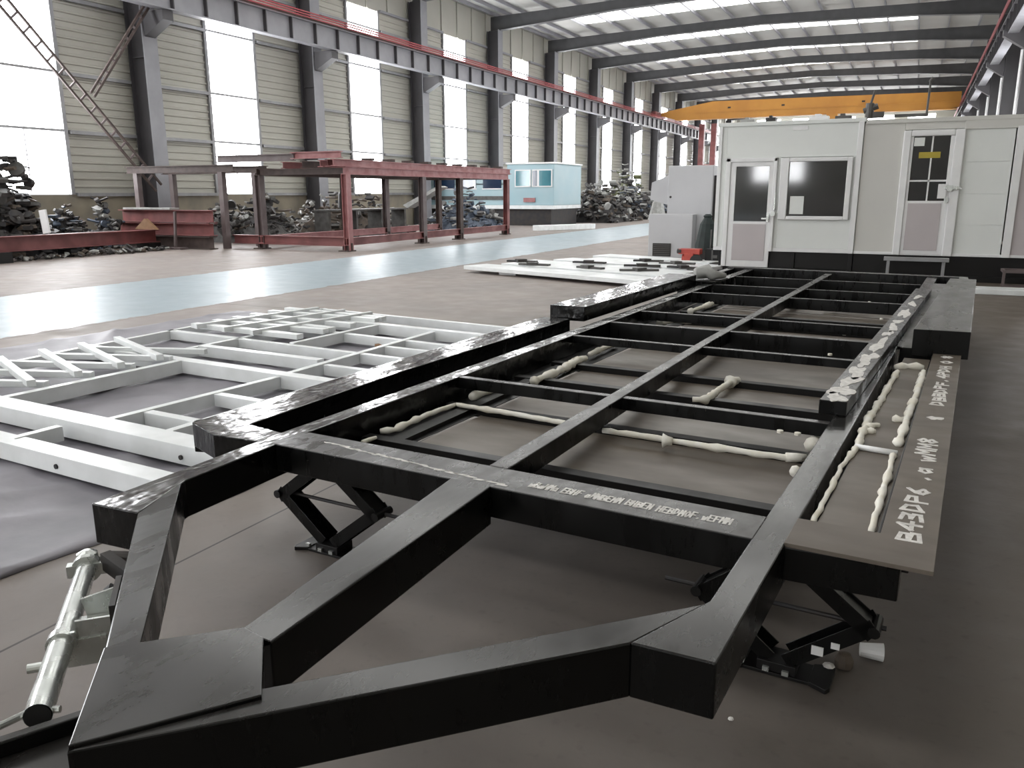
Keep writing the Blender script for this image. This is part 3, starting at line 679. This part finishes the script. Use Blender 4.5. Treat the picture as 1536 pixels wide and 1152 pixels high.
for i, (s, t_) in enumerate([(.4,1.2),(1.1,.8),(1.6,1.9),(2.3,1.0),(2.8,2.0),(3.3,1.2),(2.2,3.0),(3.0,2.9),(3.6,2.2)]):
    c = PA + d0*s + n0*t_
    m = MB(); m.box((-.35+rnd.uniform(0,.15),-.06,0),(.35,.06,.035), Matrix.Rotation(rnd.uniform(-.4,.4),4,'Z')); m.box((-.1,-.1,.0),(.1,.06,.06), Matrix.Rotation(rnd.uniform(-1,1),4,'Z'))
    o = m.build('metal_offcut', mids if i % 2 else darks); o.location = (c.x, c.y, .15); tag(o, 'dark metal offcut lying on the white panels, at the %s' % dl[i], 'offcut', 'offcuts on the white panels')

# ------------------------------------------------------------------ cabins
K1 = empty('site_cabin', (-2.2, 16.0, 0)); tag(K1, 'white sandwich-panel cabin with glazed door and dark window', 'cabin')
def kb(par, ox, name, boxes, m, bev=.006, label=None):
    q = MB()
    for a, b in boxes: q.box((a[0]-ox, a[1]-16.0, a[2]), (b[0]-ox, b[1]-16.0, b[2]))
    o = q.build(name, m, par, bev)
    if label: o['label'] = label
    return o
x1a, x1b = -3.46, -.95
ox = -2.2
kb(K1, ox, 'wall_panel', [((x1a,16.0,.5),(-3.30,16.06,2.7)), ((-3.30,16.0,2.13),(x1b,16.06,2.7)), ((-2.38,16.0,.5),(-2.30,16.06,2.13)), ((-2.30,16.0,.5),(x1b,16.06,1.03)), ((-1.09,16.0,1.03),(x1b,16.06,2.13)), ((x1a,16.06,.5),(x1a+.06,20.5,2.7)), ((x1b-.06,16.06,.5),(x1b,20.5,2.7)), ((x1a,20.44,.5),(x1b,20.5,2.7))], cabin)
kb(K1, ox, 'roof', [((x1a-.02,15.97,2.7),(x1b+.02,20.5,2.77))], cabin)
kb(K1, ox, 'base_frame', [((x1a,15.98,.43),(x1b,16.06,.5)), ((x1a+.0,15.97,.5),(x1a+.07,16.0,2.70)), ((x1b-.09,15.96,.43),(x1b,16.0,2.72))], whitew)
kb(K1, ox, 'skid', [((x1a+.1,16.0,0),(x1b,16.08,.12)), ((x1a+.1,16.05,.12),(x1b,16.09,.43)), ((-2.0,15.99,0),(-1.95,16.05,.43)), ((-1.02,15.97,0),(x1b,16.05,.43))], blk2)
kb(K1, ox, 'rear_skid', [((x1a+.1,20.2,0),(x1b,20.4,.43))], blk2)
dr = kb(K1, ox, 'door', [((-3.20,15.965,.13),(-2.42,16.01,.98)), ((-3.20,15.965,1.98),(-2.42,16.01,2.06)), ((-3.20,15.965,.98),(-3.10,16.01,1.98)), ((-2.50,15.965,.98),(-2.42,16.01,1.98))], whitew, .004)
kb(dr, ox, 'door_panel', [((-3.10,15.955,.25),(-2.50,15.964,.93))], doorp, .003)
kb(dr, ox, 'glass_pane', [((-3.10,15.985,.98),(-2.50,15.992,1.98))], glassd, 0)
kb(dr, ox, 'door_handle', [((-2.49,15.92,.97),(-2.45,15.965,1.13)), ((-2.58,15.90,1.02),(-2.45,15.925,1.05))], zinc, .003)
kb(dr, ox, 'padlock', [((-2.42,15.90,1.08),(-2.34,15.94,1.16)), ((-2.40,15.93,1.12),(-2.26,15.95,1.14)), ((-2.37,15.915,1.2),(-2.35,15.925,1.5))], zinc, .003)
kb(K1, ox, 'door_frame', [((-3.29,15.94,.13),(-3.20,16.03,2.13)), ((-2.42,15.94,.43),(-2.36,16.03,2.13)), ((-3.29,15.94,2.06),(-2.36,16.03,2.13))], whitew, .012)
wf = kb(K1, ox, 'window_frame', [((-2.30,15.93,1.02),(-2.15,16.03,2.12)), ((-1.17,15.93,1.02),(-1.08,16.03,2.12)), ((-2.15,15.93,1.02),(-1.17,16.03,1.085)), ((-2.15,15.93,2.05),(-1.17,16.03,2.12))], whitew, .012)
kb(wf, ox, 'glass_pane', [((-2.15,15.985,1.085),(-1.17,15.992,2.05))], glassd, 0)
kb(wf, ox, 'paper_sheet', [((-2.10,15.975,1.12),(-1.86,15.98,1.44))], cabin, 0)
kb(K1, ox, 'ceiling_tag', [((-2.14,15.985,2.60),(-1.88,15.999,2.67))], whitew, .002)
# top clutter on cabins
for i, (bx, by, bw, lab, mm) in enumerate([(-3.2,16.6,.25,'small white carton on the left end of the first cabin roof',lights),(-2.7,16.4,.18,'small dark fitting on the roof above the glazed door',darks),(-1.95,16.5,.35,'white box on the first cabin roof above the window',whitew),(-1.5,16.6,.28,'grey bracket on the first cabin roof, right of the white box',mids)]):
    m = MB(); m.box((0,0,0),(bw,.2,.10)); m.box((bw*.3,.03,.10),(bw*.6,.15,.14)); o = m.build('roof_box', mm, None, .005); o.location = (bx, by, 2.77); tag(o, lab, 'box')
m = MB(); m.tube([(0,0,0),(0,0,.25)], .07, 10); m.tube([(-.1,0,.12),(.13,0,.2)], .05, 8); m.tube([(0,0,.2),(.06,0,.46)], .02, 8); m.box((.05,-.05,0),(.24,.05,.1))
o = m.build('roof_fitting', mids); o.location = (-.9, 16.15, 2.77); tag(o, 'pale metal pipe fitting standing on the roof joint of the two cabins', 'pipe fitting')
m = MB(); m.tube([(0,0,0),(.01,0,.55)], .018, 8); m.box((-.5,-.03,0),(.03,.03,.05)); m.tube([(0,0,.55),(.05,0,.62)], .03,8); o = m.build('roof_pole', mids); o.location = (-.0, 16.2, 2.77); tag(o, 'thin upright grey pole on the roof of the right cabin', 'pole')
K2 = empty('site_cabin', (.8, 16.0, 0)); tag(K2, 'cream sandwich-panel cabin with a padlocked door and yellow sticker', 'cabin')
x2a, x2b = -.945, 2.30; ox = .8
kb(K2, ox, 'wall_panel', [((x2a,16.0,.47),(-.30,16.06,2.68)), ((-.30,16.0,2.54),(.62,16.06,2.68)), ((x2a,20.4,.47),(x2b,20.46,2.68)), ((x2b-.06,16.0,.47),(x2b,20.4,2.68)), ((x2a,16.06,.47),(x2a+.06,20.4,2.68))], cabin2)
kb(K2, ox, 'ribbed_panel', [((.60,16.0,.47),(1.34,16.06,.955)), ((.60,16.0,.965),(1.34,16.06,1.47)), ((.60,16.0,1.48),(1.34,16.06,1.99)), ((.60,16.0,2.0),(1.34,16.06,2.54)), ((.62,16.01,.47),(1.34,16.05,2.54))], cabin, .002)
kb(K2, ox, 'end_panel', [((1.48,16.0,.47),(x2b,16.06,2.54))], doorp)
kb(K2, ox, 'roof', [((x2a+.02,15.97,2.66),(x2b,20.4,2.73)), ((.6,15.97,2.52),(x2b,16.02,2.66))], cabin2)
kb(K2, ox, 'base_frame', [((x2a,15.97,.43),(x2b,16.06,.475)), ((1.36,15.95,.43),(1.48,16.04,2.55))], whitew)
kb(K2, ox, 'skid', [((x2a,16.02,0),(x2b,16.1,.43)), ((x2a,15.98,0),(x2b,16.02,.10))], blk2)
kb(K2, ox, 'rear_skid', [((x2a,20.2,0),(x2b,20.3,.43))], blk2)
kb(K2, ox, 'door_frame', [((-.31,15.93,.43),(-.19,16.03,2.53)), ((.47,15.93,.43),(.62,16.03,2.53)), ((-.19,15.93,2.43),(.47,16.03,2.53))], whitew, .015)
dr = kb(K2, ox, 'door', [((-.19,15.96,.45),(.47,16.01,1.36)), ((-.19,15.96,1.36),(-.15,16.01,2.43)), ((.41,15.96,1.36),(.47,16.01,2.43))], whitew, .004)
kb(dr, ox, 'door_panel', [((-.14,15.95,.52),(.38,15.959,1.32))], doorp, .003)
kb(dr, ox, 'glass_pane', [((-.15,15.985,1.36),(.41,15.992,2.43))], glassd, 0)
kb(dr, ox, 'glazing_bar', [((.13,15.975,1.36),(.155,15.984,2.43)), ((-.15,15.975,1.68),(.41,15.984,1.71))], whitew, 0)
kb(dr, ox, 'yellow_sticker', [((-.05,15.968,2.07),(.28,15.974,2.17))], yellowst, 0)
kb(dr, ox, 'paper_note', [((-.14,15.968,2.27),(.02,15.974,2.41))], cabin, 0)
kb(dr, ox, 'lock_case', [((.30,15.92,1.40),(.43,15.96,1.64))], whitew, .004)
kb(dr, ox, 'padlock', [((.40,15.90,1.55),(.66,15.92,1.60)), ((.44,15.88,1.52),(.52,15.91,1.62)), ((.42,15.90,1.32),(.47,15.93,1.42))], zinc, .003)
# things at the foot of the cabins
m = MB(); m.box((0,0,0),(1.0,.16,.06)); m.box((.05,.03,-.36),(.1,.1,0)); m.box((.9,.03,-.36),(.95,.1,0)); o = m.build('step_bench', girtm, None, .004); o.location = (-.42, 15.5, .36); tag(o, 'low grey step rail in front of the right cabin door', 'step')
m = MB()
for a, b in (((0,0,0),(.55,0,0)),((0,0,.26),(.55,0,.26)),((0,0,0),(0,0,.26)),((.55,0,0),(.55,0,.26)),((0,.4,0),(.55,.4,0)),((0,.4,.26),(.55,.4,.26)),((0,0,.26),(0,.4,.26)),((.55,0,.26),(.55,.4,.26))): m.bar(Vector(a)+Vector((0,0,.02)), Vector(b)+Vector((0,0,.02)), .04, .04)
o = m.build('small_steel_frame', greyred); o.location = (1.35, 15.0, 0); tag(o, 'small brown steel box frame on the floor below the right cabin', 'frame')
for i, (yy, l_) in enumerate([(14.1,'front white tube on the floor right of the trailer end'),(14.45,'rear white tube on the floor right of the trailer end')]):
    m = MB(); m.box((0,0,0),(1.7,.1,.08)); o = m.build('white_tube', whitep, None, .01); o.location = (.75+.15*i, yy, 0); o.rotation_euler = (0,0,.02); tag(o, l_, 'tube', 'white tubes by the cabin')

# grey machine left of the cabins
r = empty('grey_machine_cabinet', (-4.9, 19.5, 0)); tag(r, 'light grey sheet-metal machine cabinet with lower front housing beside the cabin', 'machine')
m = MB(); m.box((-.47,0,0),(.60,1.2,2.13)); m.build('tall_housing', machg, r, .02)
m = MB(); m.box((-.80,-.35,0),(.25,0,1.02)); m.build('front_housing', machg, r, .015)
m = MB(); pr = [(-.47,1.95),(-.95,1.75),(-.98,1.35),(-.47,1.2)]; m.add([(x,.3,z) for x,z in pr]+[(x,1.0,z) for x,z in pr], [(0,1,2,3),(7,6,5,4),(0,4,5,1),(1,5,6,2),(2,6,7,3),(3,7,4,0)]); m.build('side_hood', machg, r)
m = MB(); m.box((-.68,-.37,.04),(-.24,-.351,.34)); g = m.build('vent_grille', darks, r)
m = MB()
for i in range(6): m.box((-.66,-.385,.07+.045*i),(-.26,-.372,.085+.045*i))
m.build('louvre', mids, g)
m = MB(); m.tube([(-.40,-.012,1.42),(-.38,-.02,1.40)], .025, 8); m.build('latch', darks, r)
m = MB(); m.box((.60,.1,.2),(.72,.8,1.9)); m.build('side_duct', darks, r)
m = MB(); m.lathe([(.26,0),(.25,.1),(.20,.35),(.16,.55),(.08,.68),(.10,.72),(.05,.76)], (0,0,0), 12)
o = m.build('cloth_cover', dgreen, None, smooth=False); o.location = (-4.02, 17.9, .30); 
tag(o, 'dark green tapered sack standing behind the red tank', 'sack')
m = MB(); m.box((-.25,-.25,0),(.25,.25,.30)); o = m.build('sack_plinth', darks); o.location = (-4.02, 17.9, 0); tag(o, 'dark low plinth beneath the green sack', 'plinth')
m = MB(); m.tube([(0,0,0),(0,0,.75)], .018, 8); m.lathe([(.12,0),(.12,.01)], (0,0,0), 10); o = m.build('thin_post', mids); o.location = (-3.83, 17.45, 0); tag(o, 'thin grey upright rod in front of the green sack', 'rod')
r = empty('red_compressor', (-4.12, 16.9, 0)); tag(r, 'small orange-red compressor on the floor left of the cabin', 'compressor')
m = MB(); m.tube([(-.15,0,.16),(.18,0,.16)], .12, 14); m.build('tank', orng, r)
m = MB(); m.box((-.22,-.13,.27),(.22,.13,.38)); m.box((-.1,-.14,.02),(.1,.1,.3)); m.build('motor_cover', orng, r, .01)
m = MB(); m.tube([(-.25,-.1,.33),(-.16,-.1,.33)], .05, 10); m.build('air_filter', darks, r)
m = MB(); m.tube([(.16,-.16,.14),(.16,-.12,.14)], .13, 16); m.build('wheel', rubber, r)
r = empty('dark_crate', (-3.68, 17.0, 0)); tag(r, 'black slatted crate between the red compressor and the cabin door', 'crate')
m = MB(); m.box((-.14,-.1,0),(.16,.14,.38)); m.build('crate_body', blk2, r)
m = MB(); m.box((.0,-.125,.02),(.03,-.101,.36)); m.box((.02,-.125,.2),(.12,-.101,.26)); m.build('slat', mids, r)
m = MB(); m.tube([TW(-2.55,8.5,.67), TW(-2.45,8.6,.69), TW(-2.38,8.5,.66), TW(-2.3,8.7,.64)], [.06,.075,.06,.03], 8); tag(m.build('rag', lights, smooth=True), 'cream rag lying on the rear of the left wheel-arch box', 'rag')
MB_ = MB(); MB_.prism([(p_.x,p_.y) for p_ in (TW(-2.78,8.36),TW(-2.3,8.36),TW(-2.3,8.85),TW(-2.78,8.85))], .593, .605)
tag(MB_.build('rag_board', dusty_sheen), 'dark board under the cream rag behind the left wheel-arch box', 'board')
# ------------------------------------------------------------------ red steel rack
RK = empty('steel_rack', (-13.55, 17.85, 0), R(1.4))
tag(RK, 'large red-oxide steel rack frame of posts and beams along the aisle', 'rack')
def rpost(x, y, m=redp, zt=2.0, w_=.17):
    q = MB(); q.box((x-w_/2, y-.012, .0), (x+w_/2, y+.012, zt)); q.box((x-w_/2, y-.1, 0), (x-w_/2+.014, y+.1, zt)); q.box((x+w_/2-.014, y-.1, 0), (x+w_/2, y+.1, zt)); 
    o = q.build('post', m, RK); f = MB(); f.box((x-.22, y-.18, 0), (x+.10, y+.18, .03)); f.prism([(x-.2,y-.02),(x+.12,y-.02),(x+.12,y+.02),(x-.2,y+.02)], .03, .22); f.build('foot_gusset', rust, o); return o
for y_, m_ in ((0, redp2), (3.9, greyred), (6.3, rust), (10.0, redp)): rpost(0, y_, m_)
for y_, m_ in ((0, greyred), (3.9, rust), (6.3, greyred), (10.0, rust)): rpost(-2.9, y_, m_)
def rbeam(name, a, b, m=redp, w_=.16, h=.2, par=RK):
    a = Vector(a); b = Vector(b); q = MB(); d = (b-a).normalized(); z = Vector((0,0,1))
    q.bar(a+z*(h/2-.01), b+z*(h/2-.01), w_, .02); q.bar(a-z*(h/2-.01), b-z*(h/2-.01), w_, .02); q.bar(a, b, .02, h-.04)
    return q.build(name, m, par)
rbeam('lower_beam', (0,-.1,.26), (0,10.1,.26)); rbeam('lower_beam', (-2.9,-.1,.26), (-2.9,10.1,.26), redp2)
rbeam('upper_beam', (0,-.1,2.1), (0,10.15,2.1), redp2); rbeam('upper_beam', (-2.9,-.1,2.1), (-2.9,10.1,2.1), rust)
for y_ in (0, 3.9, 6.3, 10.0): rbeam('cross_tie', (-2.85,y_,2.09), (-.05,y_,2.09), rust, .12, .16)
rbeam('lower_beam', (-3.9,-.05,.26), (-.08,-.05,.26), redp, .18, .24)
def loose(name, a, b, m, lab, w_=.16, h=.18, cat='beam', grp=None):
    c = (Vector(a)+Vector(b))/2; o = rbeam(name, Vector(a)-c, Vector(b)-c, m, w_, h, None); o.location = c; return tag(o, lab, cat, grp)
for i, (dx, m_, l_) in enumerate([(.02, redp2, 'pale pink beam lying on the rack, nearest the aisle'), (-.35, redp, 'red beam second from the aisle on top of the rack'), (-.8, redp2, 'faded pink beam third from the aisle on top of the rack'), (-1.6, rust, 'brown beam in the middle of the rack top'), (-2.5, redp, 'red beam at the wall side of the rack top')]):
    loose('steel_beam', (-13.53+dx, 17.3+.25*i, 2.29), (-13.80+dx, 28.1+.1*i, 2.29), m_, l_, grp='beams on top of the rack')
loose('steel_beam', (-17.6, 17.45, 2.45), (-14.9, 17.45, 2.45), greyred, 'grey-brown beam overhanging the left end of the rack top')
loose('steel_beam', (-15.0, 17.5, 2.49), (-13.4, 17.5, 2.49), redp2, 'short pink beam across the near corner of the rack top', h=.17)
for i in range(9):
    y_ = 19.0+i*1.03
    m = MB(); m.box((-.16,-.09,0),(.16,.09,.07)); o = m.build('clamp_block', rust); o.location = (-13.62-.024*(y_-18), y_, 2.385); tag(o, 'small dark red clamp block on the front rack beam, %s from the near end' % ordn[i], 'block', 'clamp blocks on the rack')
m = MB(); m.box((0,0,0),(.9,.5,.06)); o = m.build('bright_plate', lights); o.location = (-15.0, 18.4, 1.93+.005); 
o.location.z = 2.39; o.location.x=-16.0; o.location.y=19.3; tag(o, 'small pale plate lying on the rack top', 'plate')
# second rack further left
R2 = empty('steel_rack', (-19.3, 17.4, 0)); tag(R2, 'lower brown steel rack left of the large one, under the first column', 'rack')
for x_, y_ in ((-1.5,0),(1.85,0),(-1.5,1.3),(1.85,1.3)):
    rpost0 = MB(); rpost0.box((x_-.08,y_-.08,0),(x_+.08,y_+.08,2.1)); rpost0.build('post', greyred, R2)
rbeam('upper_beam', (-1.9,0,2.2), (2.3,0,2.2), rust, .16, .2, R2); rbeam('upper_beam', (-1.9,1.3,2.2), (2.3,1.3,2.2), rust, .16, .2, R2)
for i in range(3):
    loose('steel_beam', (-21.3+.1*i, 16.95+.03*i, .18+.36*i), (-17.5, 16.95+.03*i, .18+.36*i), [rust,redp,redp][i], ['bottom red beam of the pile under the left rack','middle red beam of the pile under the left rack','top red beam of the pile under the left rack'][i], .3, .34, grp='beam pile under the left rack')
m = MB(); m.box((-.95,-.17,0),(.95,.17,.05)); o = m.build('grey_sheet', lights); o.location = (-19.9, 17.0, 1.082); tag(o, 'pale blue-grey sheet lying on the red beam pile', 'sheet')
m = MB(); m.bar((0,0,0),(.1,0,1.0),.06,.06); m.box((-.15,-.15,-.03),(.35,.15,.02)); o = m.build('trestle_leg', greyred); o.location = (-18.6, 16.6, .03); tag(o, 'thin rusty trestle leg standing in front of the red beam pile', 'trestle')
# long I-beams on the floor at the left
def floorbeam(a, b, m, lab, h=.34, w_=.3):
    return loose('steel_beam', a, b, m, lab, w_, h, grp='red beams on the floor at left')
floorbeam((-18.35,10.6,.42), (-19.35,16.6,.36), redp, 'long red I-beam on blocks at the far left beside the aisle')
floorbeam((-18.85,11.6,.42), (-19.65,15.6,.40), rust, 'second red I-beam behind the front one at far left', .28)
for i, (x_, y_, l_) in enumerate([(-18.5,11.5,'black block under the near end of the long red beam'),(-18.85,13.6,'dark block under the middle of the long red beam'),(-19.3,16.3,'dark block under the far end of the long red beam')]):
    m = MB(); m.box((-.25,-.2,0),(.25,.2,.24 if i==0 else .18)); o = m.build('support_block', blk2); o.location = (x_,y_,0); tag(o, l_, 'block')
m = MB(); m.add([(-.42,0,0),(.42,0,0),(0,0,.30),(-.42,.12,0),(.42,.12,0),(0,.12,.30)], [(0,1,2),(5,4,3),(0,3,4,1),(1,4,5,2),(2,5,3,0)]); o = m.build('wooden_wedge', wood); o.location = (-19.5,16.4,.54); tag(o, 'triangular brown wooden board standing on the end of the long red beam', 'board')
m = MB(); m.box((-.12,-.02,0),(.12,.02,.55)); o = m.build('white_plank', whitew); o.location = (-18.7,12.9,.60); o.rotation_euler = (0,R(-6),0); tag(o, 'white upright plank leaning at the long red beam', 'plank')
# ------------------------------------------------------------------ scrap heaps (uncountable)
def heap(name, c, L, Wd, H, n, mats, label, seed, size=.35, cat='scrap heap', rz=0., ragged=.3, tubes=.4, core=True):
    rnd = random.Random(seed); m = MB()
    if core:
        K = 14; V = []
        for i in range(K+1):
            for j in range(K+1):
                a, b = 2*i/K-1, 2*j/K-1; e = min(i, j, K-i, K-j)
                V.append((a*L*.47, b*Wd*.47, 0 if e == 0 else max(.02, H*.62*(1-abs(a)**2.6)*(1-.75*b*b)*rnd.uniform(.65,1.1)*(1+ragged*math.sin(a*7+seed)))))
        m.add(V, [(i*(K+1)+j, (i+1)*(K+1)+j, (i+1)*(K+1)+j+1, i*(K+1)+j+1) for i in range(K) for j in range(K)])
    for i in range(n):
        a, b = rnd.uniform(-1,1), rnd.uniform(-1,1)
        hh = H*(1-abs(a)**2.2)*(1-.6*b*b)*(1+ragged*math.sin(a*7+seed))
        z = rnd.uniform(.35, 1)**.8*max(.08,hh)*.95
        p = Vector((a*L/2, b*Wd/2, z)); s = size*rnd.uniform(.4,1.25); m.m = rnd.randrange(len(mats))
        e = Matrix.Translation(p) @ Matrix.Rotation(rnd.uniform(0,PI),4,'Z') @ Matrix.Rotation(rnd.uniform(-.7,.7),4,'X')
        q = rnd.random()
        if q < tubes:
            l = s*rnd.uniform(1.2,2.6); r_ = rnd.uniform(.02,.05); k = e @ Vector((0,0,0))
            m.tube([e@Vector((-l/2,0,0)), e@Vector((0,0,rnd.uniform(-.1,.1))), e@Vector((l/2,0,0))], r_, 6)
        elif q < tubes+.15:
            m.tube([e@Vector((0,-.06,0)), e@Vector((0,.06,0))], s*.45, 12)
        elif q < tubes+.3:
            P = [e@Vector((s*.5*math.cos(t_)*rnd.uniform(.7,1.2), s*.5*math.sin(t_)*rnd.uniform(.7,1.2), 0)) for t_ in [k*PI/3 for k in range(6)]]
            n_ = (e.to_3x3()@Vector((0,0,1)))*s*.3
            m.add([p_ for p_ in P]+[p_*1.0+n_ for p_ in P], [tuple(range(6)), tuple(range(6,12))[::-1]]+[(k,k+6,(k+1)%6+6,(k+1)%6) for k in range(6)])
        else:
            m.box((-s*.5,-s*.3,-s*.12),(s*.5,s*.3,s*.12), e)
    zmin = min(v[2] for v in m.v)
    m.v = [(v[0], v[1], max(v[2], .0)) for v in m.v]
    o = m.build(name, mats); o.location = c; o.rotation_euler = (0,0,rz); return tag(o, label, cat, kind='stuff')
heap('scrap_heap', (-20.5,13.0,0), 1.7, 2.0, 2.5, 300, [darks,mids,darks,darks,browns,darks], 'tall dark tangled scrap heap at the far left before the window', 1, .36, rz=.1)
heap('scrap_heap', (-21.05,15.1,0), 1.8, 1.4, 1.05, 260, [darks,mids,browns,blues,darks,darks], 'low heap of dark machine parts behind the long red beam', 2, .26)
heap('scrap_heap', (-20.9,16.25,0), 1.2, .45, 1.2, 150, [darks,blues,darks,lights,mids], 'bluish heap of motors and hubs left of the red beam pile', 3, .24)
heap('scrap_heap', (-18.55,13.9,0), .35, 4.6, .13, 110, [darks,browns,mids,lights], 'litter of small parts under the long red beam', 4, .14, core=False)
heap('scrap_heap', (-19.3,20.2,0), 4.2, 1.5, 1.5, 330, [mids,browns,lights,mids,darks], 'grey-brown scrap heap behind the left rack', 5, .26)
heap('scrap_heap', (-19.3,25.2,0), 2.4, 6.5, 1.45, 420, [browns,mids,darks,lights,browns], 'brown scrap heap along the wall behind the large rack', 6, .28)
heap('scrap_heap', (-17.6,31.4,0), 2.6, 4.0, 1.5, 330, [blues,darks,mids,blues,lights], 'bluish scrap heap behind the right end of the rack', 8, .3)
heap('scrap_heap', (-15.6,42.9,0), 3.4, 5.0, 1.9, 400, [darks,browns,mids,lights,darks], 'brown and black scrap heap just right of the pale blue cabin', 9, .38)
heap('scrap_heap', (-15.4,49.3,0), 3.2, 5.0, 2.1, 360, [darks,blues,lights,mids], 'dark blue and pale scrap heap in the middle of the window side', 10, .38)
heap('scrap_heap', (-15.0,57.0,0), 3.4, 8.0, 2.2, 360, [blues,darks,blues,mids,lights], 'dark blue heap of parts nearest the grey machine', 12, .38)
heap('scrap_heap', (-18.6,56.0,0), 2.6, 7.0, 3.1, 260, [greens,lights,mids,greens,lights], 'yellow-green and white bundles piled behind the dark blue heap', 13, .45)
heap('scrap_heap', (-18.2,68.5,0), 3.6, 9.0, 2.4, 200, [darks,mids,blues,lights], 'distant scrap heap under the overhead crane', 14, .6)
m = MB(); m.lathe([(.02,0),(.55,.02),(.42,.5),(.30,1.0),(.12,1.25),(.02,1.3)], (0,0,0), 9); o = m.build('pale_bag', lights); o.location = (-13.2, 46.0, 0); tag(o, 'pale grey bulk bag standing at the aisle before the blue heap', 'bag')
m = MB(); m.box((-2.6,-.2,0),(2.6,.2,.22)); o = m.build('white_channel', whitep, None, .02); o.location = (-13.3, 32.4, 0); o.rotation_euler = (0,0,R(62)); o.scale=(.6,1,1); tag(o, 'long white channel on the floor right of the rack', 'channel')
m = MB()
m.add([(0,0,0),(1.6,.1,.75),(1.75,.1,.70),(.2,0,-.12),(0,.6,0),(1.6,.7,.75),(1.75,.7,.70),(.2,.6,-.12)], [(0,1,2,3),(7,6,5,4),(0,4,5,1),(1,5,6,2),(2,6,7,3),(3,7,4,0)])
o = m.build('white_tilted_hood', lights); o.location = (-18.9,28.6,1.05); tag(o, 'white tilted hood on the scrap behind the rack', 'hood')
m = MB(); m.lathe([(.05,0),(.22,.05),(.2,.5),(.05,.7)], (0,0,0), 10); m.box((-.3,-.1,.2),(.3,.1,.3)); o = m.build('dark_motor', darks); o.location = (-17.25,22.6,1.0); tag(o, 'dark motor standing on the scrap inside the rack bay', 'motor')
m = MB(); m.box((-2.2,-.35,0),(2.2,.35,.05));
for s_ in (-2.1,-.7,.7,2.1): m.box((s_-.05,-.3,-.9),(s_+.05,.3,0))
o = m.build('work_bench', mids); o.location = (-17.25,23.6,.95); o.rotation_euler=(0,0,R(88)); tag(o, 'long grey work bench seen through the rack posts', 'bench')

# ------------------------------------------------------------------ pale blue site cabin far left
B = empty('blue_cabin', (-17.6, 36.5, 0)); tag(B, 'pale blue and white cabin with teal windows behind the rack', 'cabin')
m = MB(); m.box((-.2,-.5,.95),(2.25,3.0,2.85)); m.build('front_module', bluep, B, .03)
m = MB(); m.box((-.25,-.55,2.85),(2.3,3.05,2.93)); m.build('roof', whitew, B, .01)
m = MB(); m.box((-5.6,-.3,.95),(-.2,3.0,2.40)); m.box((-5.6,-.3,1.9),(-.2,-.25,2.0)); m.build('long_module', bluep, B, .03)
for a, b, mm in ((.28,1.02,teal),(1.18,1.40,navy),(1.50,2.12,teal)):
    m = MB(); m.box((a,-.53,1.85),(b,-.505,2.55)); wn = m.build('window', mm, B)
    q = MB(); q.box((a-.05,-.54,1.80),(b+.05,-.51,1.85)); q.box((a-.05,-.54,2.55),(b+.05,-.51,2.60)); q.box((a-.05,-.54,1.85),(a,-.51,2.55)); q.box((b,-.54,1.85),(b+.05,-.51,2.55)); q.build('window_frame', whitew, wn)
for a, b in ((-4.4,-3.2),(-2.8,-2.0),(-1.6,-.6)):
    m = MB(); m.box((a,-.33,1.75),(b,-.305,2.22)); wn = m.build('window', navy, B)
    q = MB(); q.box((a-.05,-.34,1.70),(b+.05,-.31,1.75)); q.box((a-.05,-.34,2.22),(b+.05,-.31,2.27)); q.build('window_frame', whitew, wn)
m = MB(); m.box((-5.6,-.62,.78),(2.25,3.0,.95)); m.build('deck_edge', whitep, B)
m = MB(); m.box((-5.4,-.45,.0),(2.1,2.8,.78)); m.build('undercarriage', darks, B)
m = MB(); m.box((.7,-.56,1.1),(1.3,-.505,1.3)); m.build('notice_strip', redp2, B)
m = MB(); m.box((-5.6,-.34,1.2),(-.2,-.305,1.38)); m.build('grey_stripe', mids, B)

# red uprights (stored machine) beyond the crane
r = empty('red_tower_frame', (-19.3, 84.5, 0)); tag(r, 'distant dark red upright frame below the crane at the window wall', 'frame')
for x_ in (-.7, .5):
    m = MB(); m.box((x_-.25,-.25,0),(x_+.25,.25,8.2)); m.build('post', redp, r)
m = MB(); m.box((-.45,-.2,4.0),(.25,.2,4.3)); m.build('cross_rail', redp2, r)

# ------------------------------------------------------------------ light and camera
wld = bpy.data.worlds.new('World'); bpy.context.scene.world = wld; wld.use_nodes = True
wld.node_tree.nodes['Background'].inputs[0].default_value = (.9,.95,1,1); wld.node_tree.nodes['Background'].inputs[1].default_value = 1.0

cam = bpy.data.cameras.new('camera'); co = bpy.data.objects.new('camera', cam); C.objects.link(co)
cam.sensor_width = 36; cam.lens = 1217/1536*36; cam.clip_end = 400; cam.clip_start = .05
pi_, yb = R(13.21), R(26.0)
f = Vector((-math.sin(yb)*math.cos(pi_), math.cos(yb)*math.cos(pi_), -math.sin(pi_)))
right = Vector((math.cos(yb), math.sin(yb), 0)); up = right.cross(f)
ro = R(.144)
r2 = right*math.cos(ro) - up*math.sin(ro); u2 = up*math.cos(ro) + right*math.sin(ro)
Mx = Matrix((r2, u2, -f)).transposed().to_4x4(); Mx.translation = Vector((0,0,1.5)); co.matrix_world = Mx
sc = bpy.context.scene; sc.camera = co
sc.view_settings.view_transform = 'Standard'; sc.view_settings.look = 'None'; sc.view_settings.exposure = .85; sc.view_settings.gamma = 1
